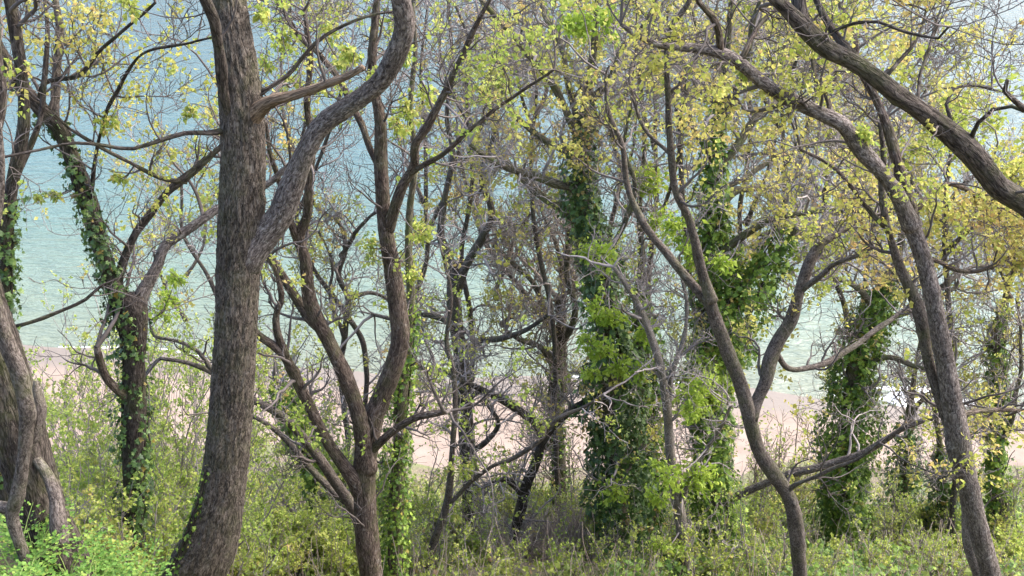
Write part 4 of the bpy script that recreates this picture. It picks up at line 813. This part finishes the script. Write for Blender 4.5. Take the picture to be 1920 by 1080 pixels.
BT = [
 ('slender grey tree seen through the V of the reddish stems', 22.0, [[(645, 900, 9), (648, 820, 9), (655, 740, 9), (648, 680, 9), (660, 620, 9), (650, 560, 9), (640, 520, 8), (645, 470, 7), (630, 420, 6), (600, 390, 5), (580, 340, 4)], [(640, 480, 6), (680, 420, 5), (720, 400, 4)], [(650, 560, 6), (700, 550, 5), (740, 575, 4)], [(648, 640, 5), (620, 560, 5), (610, 480, 4), (600, 430, 3)]], 0.4),
 ('slender grey tree directly behind the reddish right-hand stem top', 24.0, [[(800, 950, 10), (805, 800, 9), (795, 650, 9), (805, 500, 8), (790, 380, 7), (800, 250, 6), (785, 130, 5), (800, 20, 4)], [(800, 450, 6), (840, 350, 5), (870, 220, 4), (880, 100, 3)], [(795, 380, 5), (760, 300, 4), (740, 200, 3)]], 0.4),
 ('slender tree forking in a narrow V in the gap before the open water', 24.0, [[(1048, 800, 9), (1050, 700, 8), (1052, 560, 8), (1054, 500, 7)], [(1054, 505, 6), (1040, 450, 5), (1025, 390, 4), (1010, 330, 3)], [(1054, 505, 6), (1064, 440, 5), (1070, 380, 4), (1080, 300, 3)]], 0.15),
 ('slender grey tree crossing in front of the open water left of the ivy limbs', 23.0, [[(960, 900, 8), (950, 760, 8), (945, 640, 8), (925, 540, 7), (900, 460, 6), (905, 380, 5), (930, 300, 5), (920, 180, 4), (935, 60, 3)], [(930, 560, 5), (955, 470, 5), (985, 400, 4)], [(905, 400, 4), (870, 330, 4), (860, 240, 3)], [(940, 610, 5), (985, 560, 4), (1010, 500, 3)]], 0.3),
 ('slender tree rising behind the top of the biggest ivy column', 24.0, [[(1180, 900, 9), (1175, 700, 9), (1165, 560, 8), (1150, 440, 7), (1160, 330, 7), (1148, 220, 6), (1158, 110, 5), (1150, 0, 4)], [(1155, 380, 5), (1185, 280, 4), (1190, 180, 3)], [(1150, 260, 5), (1120, 160, 4), (1110, 60, 3)]], 0.35),
 ('slender tree between the lime sprays and the curved forking stem top', 23.0, [[(1250, 900, 9), (1245, 700, 8), (1238, 520, 8), (1230, 380, 7), (1226, 250, 6), (1232, 130, 5), (1225, 20, 4)], [(1232, 420, 5), (1270, 300, 4), (1275, 180, 3)], [(1228, 280, 5), (1200, 180, 4), (1195, 60, 3)]], 0.35),
 ('slender tree in the tangle behind the ivy-clad tree top', 23.0, [[(1385, 900, 9), (1390, 700, 9), (1400, 520, 8), (1395, 380, 7), (1405, 250, 6), (1398, 130, 5), (1410, 20, 4)], [(1398, 420, 6), (1440, 320, 5), (1450, 200, 4)], [(1400, 300, 5), (1370, 200, 4), (1355, 100, 3)], [(1405, 480, 5), (1450, 430, 5), (1500, 420, 4)]], 0.5),
 ('slender tree with level twiggy boughs below the long arching limb', 21.0, [[(1530, 820, 9), (1535, 680, 9), (1545, 560, 8), (1548, 470, 8), (1540, 380, 7), (1545, 280, 5), (1535, 180, 4)], [(1546, 480, 6), (1500, 440, 5), (1440, 430, 5), (1390, 450, 3)], [(1542, 420, 6), (1600, 380, 5), (1650, 370, 4)], [(1543, 360, 5), (1480, 300, 5), (1420, 290, 4)], [(1548, 520, 6), (1600, 480, 5), (1650, 490, 4)]], 0.55),
 ('slender golden-leaved tree behind the crook of the thick sweeping limb', 19.0, [[(1760, 900, 9), (1755, 740, 9), (1762, 600, 8), (1770, 480, 8), (1765, 380, 7), (1775, 280, 5)], [(1768, 480, 6), (1820, 430, 5), (1870, 420, 4)], [(1766, 420, 6), (1720, 360, 5), (1700, 300, 4)], [(1770, 400, 5), (1810, 340, 5), (1840, 320, 4)], [(1765, 540, 6), (1820, 500, 5), (1870, 500, 4)]], 0.95),
 ('slender bare tree at the photo edge below the thick sweeping limb', 21.0, [[(1915, 900, 9), (1910, 760, 8), (1905, 640, 8), (1890, 540, 7), (1895, 440, 6), (1905, 360, 4)], [(1895, 560, 5), (1870, 490, 4), (1850, 440, 3)], [(1905, 650, 5), (1940, 560, 4), (1950, 470, 3)]], 0.35),
 ('slender golden-leaved tree behind the join of the twin stems', 21.5, [[(1640, 800, 8), (1645, 650, 8), (1640, 520, 7), (1645, 400, 7), (1640, 300, 6), (1630, 200, 4)], [(1643, 420, 5), (1690, 340, 5), (1720, 260, 4)], [(1642, 360, 5), (1600, 290, 4), (1560, 250, 3)], [(1640, 300, 5), (1700, 230, 4), (1740, 160, 3)]], 0.8),
 ('slender tree whose golden top fills the gap under the arching limb end', 20.0, [[(1470, 900, 9), (1465, 740, 8), (1470, 560, 8), (1460, 400, 7), (1470, 260, 6), (1465, 140, 5), (1475, 40, 4)], [(1465, 320, 5), (1510, 240, 5), (1530, 140, 4), (1540, 50, 3)], [(1467, 250, 5), (1430, 170, 5), (1400, 80, 4)], [(1470, 180, 4), (1500, 80, 4), (1490, -20, 3)]], 0.9),
 ('slender golden tree reaching the top edge above the biggest ivy column', 20.0, [[(1290, 900, 9), (1285, 700, 8), (1288, 500, 8), (1280, 300, 7), (1285, 150, 6), (1280, 20, 5)], [(1283, 240, 5), (1240, 130, 5), (1210, 30, 4)], [(1284, 200, 5), (1330, 100, 5), (1340, 10, 4)], [(1283, 150, 4), (1250, 60, 4), (1270, -30, 3)]], 0.8),
 ('slender grey tree behind the bent grey limb of the thickest trunk', 22.0, [[(560, 960, 8), (556, 800, 8), (560, 640, 8), (552, 480, 7), (560, 330, 6), (575, 200, 5), (565, 60, 4)], [(556, 400, 5), (600, 300, 5), (640, 200, 4), (650, 80, 3)], [(558, 300, 5), (530, 200, 4), (520, 80, 3)]], 0.4),
 ('slender pale tree between the thickest trunk and the low-forking tree', 20.0, [[(350, 900, 7), (355, 780, 7), (345, 660, 6), (350, 540, 6), (340, 440, 5), (345, 340, 4)], [(348, 600, 4), (310, 540, 4), (300, 470, 3)], [(347, 520, 4), (385, 450, 4), (390, 380, 3)]], 0.5),
 ('slender golden-leaved tree behind the thin rising arm of the reddish tree', 21.0, [[(890, 960, 9), (880, 800, 8), (885, 640, 8), (870, 480, 7), (880, 330, 7), (870, 200, 6), (880, 90, 5), (872, 0, 4)], [(875, 300, 5), (920, 200, 5), (950, 90, 4)], [(875, 220, 5), (830, 130, 4), (820, 30, 3)]], 0.6),
 ('slender tree with golden tips beside the upper run of the mossy limbs', 20.0, [[(1010, 940, 8), (1015, 780, 8), (1005, 620, 7), (1010, 450, 7), (1000, 300, 6), (1010, 180, 5), (1000, 60, 4)], [(1005, 260, 5), (970, 150, 4), (980, 40, 3)], [(1005, 220, 5), (1040, 120, 4), (1060, 10, 3)]], 0.5),
]
for i, (lab, Y, st, lf) in enumerate(BT): back_tree(lab, Y, st, 80 + i, lf)

# ------------------------------------------------------------------ shrubs and ground plants
def shrub(label, px, py_top, Y, seed, spread=0.9, n=9, leafy=1.0, leaf='thicket', twig='twig_grey', size=0.045, group='thicket shrubs', per=3, n2=9, n3=3):
    """upright many-stemmed shrub whose top is seen at px, py_top"""
    rng = np.random.default_rng(seed)
    top, mpp = at(px, py_top, Y); base = np.array([top[0] + rng.normal() * 0.2, Y, float(ground_z(top[0], Y)) - 0.1])
    H = max(0.7, top[2] - base[2])
    root = thing('shrub', label, 'shrub', tuple(base), group)
    p = base + rng.normal(size=(n, 3)) * np.array([0.22, 0.22, 0]) * spread
    d = unit(np.column_stack([rng.normal(size=n) * 0.28 * spread, rng.normal(size=n) * 0.28 * spread, np.ones(n)]))
    P1, R1 = grow(p, d, np.full(n, 2.4 * mpp) * (0.6 + 0.6 * rng.random(n)), H * (0.62 + 0.45 * rng.random(n)), 12, 0.075, 0.10, 0.12, rng, mpp * 0.6)
    for i in range(n):
        V, Q = bundle(P1[i:i + 1], R1[i:i + 1], 5); link('stem', make_mesh('stem', V, Q), M[twig], root)
    bag = Bag(); lf = Bag()
    m = n * n2; a, b, c = pick(P1, R1, m, 0.12, rng)
    P2, R2 = grow(a, b, np.maximum(c * 0.5, mpp * 0.6), 0.28 * H ** 0.6 * (0.4 + rng.random(m)), 6, 0.13, 0.25, 0.5, rng, mpp * 0.5); bag.quads(*bundle(P2, R2, 3))
    m = m * n3; a, b, c = pick(P2, R2, m, 0.1, rng)
    P3, R3 = grow(a, b, np.full(m, mpp * 0.5), 0.2 * (0.4 + rng.random(m)), 3, 0.2, 0.2, 0.6, rng, mpp * 0.33); bag.quads(*bundle(P3, R3, 3))
    link('crown', bag.mesh('crown'), M[twig], root, 'stuff')
    k = int(len(P3) * leafy * per); a, b, _ = pick(P3, R3, k, 0.2, rng)
    tone = np.clip(vnoise(a * 1.2 + seed) * 0.8 + rng.normal(size=k) * 0.18, 0, 1)
    leaves(lf, a, b * 0.6 + rng.normal(size=a.shape) * 0.7, size * (0.5 + 0.8 * rng.random(k)), rng, tone=tone)
    if k: link('foliage', lf.mesh('foliage', False), M[leaf], root, 'stuff')

SH = [  # px, top py, Y, near what
 (40, 560, 13.0, 'yellow-green thicket shrub behind the slim tree at the photo edge'), (105, 500, 12.5, 'tall yellow-green shrub in the gap between vine and low-forking tree'),
 (150, 590, 12.0, 'yellow-green shrub under the thin branch left of the low-forking tree'), (190, 560, 13.5, 'tall back shrub against the water left of the low-forking tree'),
 (215, 660, 11.5, 'yellow-green shrub tucked behind the red stub of the low-forking tree'), (110, 720, 10.8, 'low yellow-green shrub beside the twisted vine'),
 (170, 780, 10.5, 'low yellow-green shrub in front of the thicket by the low-forking tree'), (300, 690, 13.0, 'yellow-green shrub just right of the low-forking trunk, before the sand'),
 (345, 760, 12.5, 'yellow-green shrub midway between low-forking trunk and thickest trunk'), (385, 800, 12.0, 'yellow-green shrub touching the left edge of the thickest trunk'),
 (310, 850, 11.0, 'lower yellow-green shrub between low-forking trunk and thickest trunk'), (365, 920, 10.6, 'lowest shrub beside the flared foot of the thickest trunk'), (60, 640, 12.0, 'shrub behind the loop of the twisted vine'), (280, 940, 10.6, 'lowest shrub right beside the foot of the low-forking tree'),
 (520, 740, 19.0, 'leafy green shrub below the sand just right of the thickest trunk'), (585, 760, 20.0, 'leafy shrub against the sand left of the reddish V'), (640, 790, 19.0, 'leafy shrub seen inside the reddish V'),
 (505, 880, 15.0, 'bright shrub low against the right edge of the thickest trunk'), (560, 930, 15.5, 'bright shrub below the pale leaning stem'), (620, 960, 15.0, 'bright shrub left of the reddish trunk foot'), (530, 1000, 13.8, 'bright low shrub at the foot right of the thickest trunk'),
 (590, 1030, 13.8, 'bright low shrub under the ivied half-hidden trunk'), (800, 940, 19.0, 'loose shrub under the sand right of the reddish tree'), (780, 970, 17.5, 'twiggy shrub beside the slender ivy stem foot'), (860, 960, 19.0, 'twiggy shrub round the straight trunk foot'),
 (930, 915, 20.5, 'yellow-green shrub between straight and crooked trunks'), (920, 990, 17.5, 'twiggy shrub at the foot of the crooked tree'), (1000, 920, 21.5, 'green shrub just left of the brushy tree trunk'), (1085, 950, 19.5, 'twiggy shrub between the brushy tree and the biggest ivy column'),
 (1430, 830, 22.0, 'bare pinkish shrub before the sand inside the Y of the curved stem'), (1500, 760, 23.0, 'bare shrub before the sand right of the curved stem'), (1470, 950, 18.5, 'green shrub behind the bend of the curved stem'), (1390, 990, 17.2, 'green shrub left of the curved stem foot'),
 (1660, 950, 20.5, 'twiggy shrub right of the leaning ivy tree'), (1730, 975, 21.0, 'twiggy shrub between short ivied trunk and twin stems'), (1700, 1030, 18.4, 'bright low shrub before the short ivied trunk'), (1800, 960, 21.0, 'twiggy shrub behind the twin stems'),
 (1900, 975, 19.5, 'leafy shrub at the photo edge by the tall ivied tree'), (1900, 1020, 16.5, 'low leafy shrub in the lower corner by the twin stems'), (1780, 1020, 17.5, 'bright low shrub left of the pale leaning foot'), (1450, 1040, 16.6, 'low shrub against the curved stem foot'), (1250, 1010, 17.0, 'twiggy shrub at the foot of the pale thin trunk'),
 (75, 800, 9.6, 'low dense shrub right behind the stout dark trunk'), (135, 860, 9.2, 'low dense shrub above the bright plants near the vine foot'), (200, 880, 9.0, 'low dense shrub close to the left side of the low-forking trunk'), (330, 980, 9.6, 'lowest dense shrub in the gap left of the thickest trunk foot'), (20, 720, 10.5, 'dense shrub behind the stout dark trunk at the photo edge'), (260, 780, 12.5, 'dense shrub directly behind the low-forking trunk'), (320, 640, 15.0, 'tall thin shrub whose tips cross the waterline right of the low-forking tree'),
 (680, 1010, 14.5, 'bright low shrub behind the reddish trunk foot'), (480, 1050, 12.5, 'bright low shrub at the bottom edge right of the thickest trunk'), (640, 1050, 13.2, 'bright low shrub at the bottom edge left of the reddish trunk'), (820, 1040, 16.0, 'bright low shrub at the bottom edge by the thin grey sapling'), (880, 1060, 15.8, 'bright low shrub at the bottom edge under the straight trunk'), (1340, 1030, 15.2, 'green shrub at the foot of the tall ivy-clad tree'), (1600, 1040, 16.8, 'green shrub at the foot of the leaning ivy tree'),
 (700, 860, 19.5, 'bright shrub just below the sand behind the slender ivied stem'), (760, 930, 18.0, 'bright shrub right of the slender ivied stem'), (830, 960, 19.0, 'bright shrub left of the straight trunk'), (970, 940, 19.5, 'bright shrub behind the bend of the crooked dark tree'), (1020, 960, 19.0, 'bright shrub at the brushy tree foot'), (1120, 1000, 16.6, 'bright shrub left of the biggest ivy column foot'), (1490, 905, 21.0, 'bright shrub right behind the S-bend of the curved stem'), (1440, 935, 20.0, 'bright shrub just below the grey sideways limb'), (1650, 1000, 19.0, 'bright shrub hugging the leaning ivy tree'), (1750, 960, 20.0, 'bright shrub before the low ivied trunk'), (1860, 1000, 18.0, 'bright shrub right of the twin stems'),
 (450, 960, 14.0, 'shrub partly hidden behind the thickest trunk foot'), (715, 1000, 16.0, 'shrub glimpsed between the reddish and the slender ivied trunks')]
for i, (px, py, Y, lab) in enumerate(SH):
    left = px < 420
    bare = 'bare' in lab; twiggy = 'twiggy' in lab
    shrub(lab, px, py, Y, 200 + i, spread=1.2 if left else 1.0, n=12 if left else 9, leafy=0.35 if bare else 0.9 if twiggy else 3.0 if left else 2.8, leaf='spring' if ('bright' in lab or 'green shrub' in lab and not left) else 'thicket',
          size=(0.040 if left else 0.058), n2=11, n3=4, twig='twig_tan' if bare else 'twig_grey', per=3)

# wispy saplings standing through the scrub in front of the sand
near = [(470, 'the thickest trunk'), (690, 'the reddish trunk'), (745, 'the slender ivied stem'), (880, 'the straight trunk'), (990, 'the crooked dark tree'), (1046, 'the brushy tree'), (1160, 'the biggest ivy column'), (1280, 'the pale thin trunk'), (1345, 'the tall ivy-clad tree'), (1450, 'the curved stem'), (1585, 'the leaning ivy tree'), (1690, 'the short ivied trunk'), (1800, 'the twin stems'), (1875, 'the tall ivied tree at the edge')]
rw = np.random.default_rng(77)
seen = {}
for i in range(58):
    px = 490 + i * 25 + rw.normal() * 9
    py = (825, 905, 970, 1015)[i % 4] + rw.normal() * 25; py += 45 if px > 1380 else 0; Y = (21.0, 18.5, 15.6, 14.2)[i % 4] + rw.normal() * 0.5
    k = min(near, key=lambda a: abs(a[0] - px)); side = 'left' if px < k[0] else 'right'
    how = ('tall wispy', 'thin leafy', 'low twiggy', 'knee-high bright')[i % 4]
    key = (how, k[1], side); seen[key] = seen.get(key, 0) + 1
    lab = how + ' sapling just ' + side + ' of ' + k[1] + ('' if seen[key] == 1 else ', ' + ('', 'second', 'third', 'fourth')[seen[key] - 1] + ' one out')
    shrub(lab, px, py, Y, 500 + i, spread=0.8, n=4, leafy=(0.8, 1.2, 0.9, 1.6)[i % 4], leaf=('thicket', 'spring', 'thicket', 'spring')[i % 4], size=0.05, n2=9, n3=4, group='wispy saplings on the slope')

def herb(label, px, py, Y, seed, h=0.42, n=10, leaf='herb', size=0.034):
    """leafy plant: arching stalks carrying rows of toothed leaflets"""
    rng = np.random.default_rng(seed)
    p, mpp = at(px, py, Y); base = np.array([p[0], Y, float(ground_z(p[0], Y))])
    root = thing('leafy_plant', label, 'plant', tuple(base), 'bright leafy plants on the ground')
    P, R = grow(np.repeat(base[None], n, 0) - np.array([0, 0, 0.05]), np.repeat([[0, 0, 1.0]], n, 0), np.full(n, 0.005), h * (0.6 + 0.8 * rng.random(n)), 9, 0.06, 0.35, 0.45, rng, 0.002, sag=0.26)
    for i in range(n):
        V, Q = bundle(P[i:i + 1], R[i:i + 1], 4); st = link('stalk', make_mesh('stalk', V, Q), M['herb_stalk'], root)
        m = 60; a, b, _ = pick(P[i:i + 1], R[i:i + 1], m, 0.3, rng)
        side = unit(np.cross(b, [0, 0, 1.0])) * np.where(rng.random(m) < 0.5, -1, 1)[:, None]
        off = h * 0.26 * rng.random(m)
        a = a + side * off[:, None]; bag = Bag()
        leaves(bag, a, side * 0.8 + b * 0.7 + rng.normal(size=a.shape) * 0.2, size * (0.6 + 0.7 * rng.random(m)), rng, width=0.36, normal=np.repeat([[0, 0, 1.0]], m, 0), tone=np.clip(0.5 + rng.normal(size=m) * 0.25, 0, 1), droop=0.2)
        link('leaflets', bag.mesh('leaflets', False), M['herb'], st, 'stuff')
M['herb_stalk'] = twig_material('green_stalk', (0.12, 0.20, 0.05), (0.22, 0.28, 0.09))
HB = [(20, 1040, 5.4), (75, 1050, 5.6), (130, 1040, 5.9), (185, 1050, 6.1), (110, 990, 6.3), (160, 1000, 6.5), (215, 1050, 6.6), (50, 980, 6.2), (10, 980, 5.8), (150, 1080, 5.5), (70, 1090, 5.2), (235, 1085, 6.4), (200, 1020, 7.0), (30, 910, 6.9), (190, 1100, 5.7), (5, 1085, 5.1)]
HL = ['left of the lowest bend of the vine', 'just under the lowest bend of the vine', 'midway between vine foot and low-forking trunk', 'before the low-forking trunk, front row', 'against the foot of the stout dark trunk', 'just right of the short vine hoop', 'touching the low-forking trunk foot',
      'between the vine and the stout dark trunk', 'at the photo edge beside the knot of the vine', 'at the bottom edge right of the vine foot', 'at the bottom edge under the vine foot', 'at the bottom edge below the low-forking trunk', 'set back beside the low-forking trunk', 'high on the bank behind the vine', 'at the bottom edge midway to the low-forking trunk', 'in the very corner of the photo']
for i, (px, py, Y) in enumerate(HB): herb('bright green divided-leaf plant ' + HL[i], px, py, Y, 300 + i)
for i, (px, py, Y) in enumerate([(960, 1055, 17.6), (985, 1050, 17.8), (940, 1065, 17.2), (1005, 1065, 17.0)]): herb('bright leafy plant by the dry grass, ' + ('in the middle of its row', 'second from the brushy tree', 'nearest the straight trunk', 'nearest the brushy tree')[i], px, py, Y, 330 + i, h=0.8, n=8, size=0.08)

# dry grass tussock and loose ground cover
def blades(bag, c, n, h, spread, rng, lean=0.5):
    p = c + rng.normal(size=(n, 3)) * np.array([spread, spread, 0]); p[:, 2] = ground_z(p[:, 0], p[:, 1]) - 0.03
    d = unit(np.column_stack([rng.normal(size=(n, 2)) * lean, np.ones(n)]))
    P, R = grow(p, d, np.full(n, 0.006), h * (0.4 + 0.8 * rng.random(n)), 5, 0.1, 0.0, 0.15, rng, 0.003, sag=0.12)
    bag.quads(*bundle(P, R, 3))
rng = np.random.default_rng(5)
for i, (px, Y, lab) in enumerate([(1040, 17.4, 'dry tan grass tussock in front of the brushy tree'), (1085, 17.0, 'dry tan grass tussock beside the biggest ivy column foot'), (1010, 16.6, 'dry tan grass tussock at the bottom edge by the crooked tree')]):
    p, _ = at(px, 1040, Y); c = np.array([p[0], Y, 0]); root = thing('grass_tussock', lab, 'grass', (c[0], c[1], float(ground_z(c[0], Y))), 'dry grass tussocks')
    bag = Bag(); blades(bag, c, 900, 0.95, 0.42, rng, 0.6); link('grass', bag.mesh('grass'), M['twig_tan'], root, 'stuff')
# ground cover on the whole bank
n = 62000
x = rng.uniform(-18, 20, n); y = rng.uniform(4, 36, n); keep = np.abs(x) < 4 + y * 0.72
x, y = x[keep], y[keep]; q = vnoise(np.stack([x * 0.5, y * 0.5, 0 * x], -1)) ; keep = q > 0.30
x, y = x[keep], y[keep]; n = len(x)
pos = np.stack([x, y, ground_z(x, y) + rng.random(n) ** 2 * 0.35], -1); bag = Bag()
leaves(bag, pos, rng.normal(size=(n, 3)) * np.array([1, 1, 0.5]) + np.array([0, -0.2, 0.35]), 0.06 + 0.08 * rng.random(n), rng, tone=np.clip(vnoise(pos * 0.7) + rng.normal(size=n) * 0.15, 0, 1))
o = link('undergrowth', bag.mesh('undergrowth', False), M['cover']); o['kind'] = 'stuff'; o['label'] = 'low mixed green ground cover over the sloping bank'; o['category'] = 'undergrowth'
right = np.random.default_rng(9); n = 16000
x = right.uniform(1.5, 14, n); y = right.uniform(13, 24, n); q = vnoise(np.stack([x * 0.6, y * 0.6, 0 * x + 3], -1)); k = q > 0.42; x, y = x[k], y[k]; n = len(x)
pos = np.stack([x, y, ground_z(x, y) + right.random(n) ** 1.5 * 0.5], -1); bag = Bag()
ivy_leaves(bag, pos, np.repeat([[0, -0.5, 0.9]], n, 0), 0.075 * (0.5 + right.random(n)), right, right.random(n) ** 1.8 * 0.8)
o = link('ground_ivy', bag.mesh('ground_ivy', False), M['ivy_fresh']); o['kind'] = 'stuff'; o['label'] = 'carpet of ivy over the bank under the ivy columns'; o['category'] = 'ivy'
n = 5000; bag = Bag(); x = rng.uniform(-12, 13, n); y = rng.uniform(9, 34, n); k = np.abs(x) < 3 + y * 0.6; x, y = x[k], y[k]; n = len(x)
p = np.stack([x, y, ground_z(x, y) - 0.03], -1); P, R = grow(p, np.repeat([[0, 0, 1.0]], n, 0), np.full(n, 0.006), 0.3 + 0.9 * rng.random(n), 5, 0.12, 0.1, 0.35, rng, 0.004)
bag.quads(*bundle(P, R, 3)); o = link('grass', bag.mesh('grass'), M['twig_tan']); o['kind'] = 'stuff'; o['label'] = 'dry stalks standing through the ground cover on the bank'; o['category'] = 'grass'
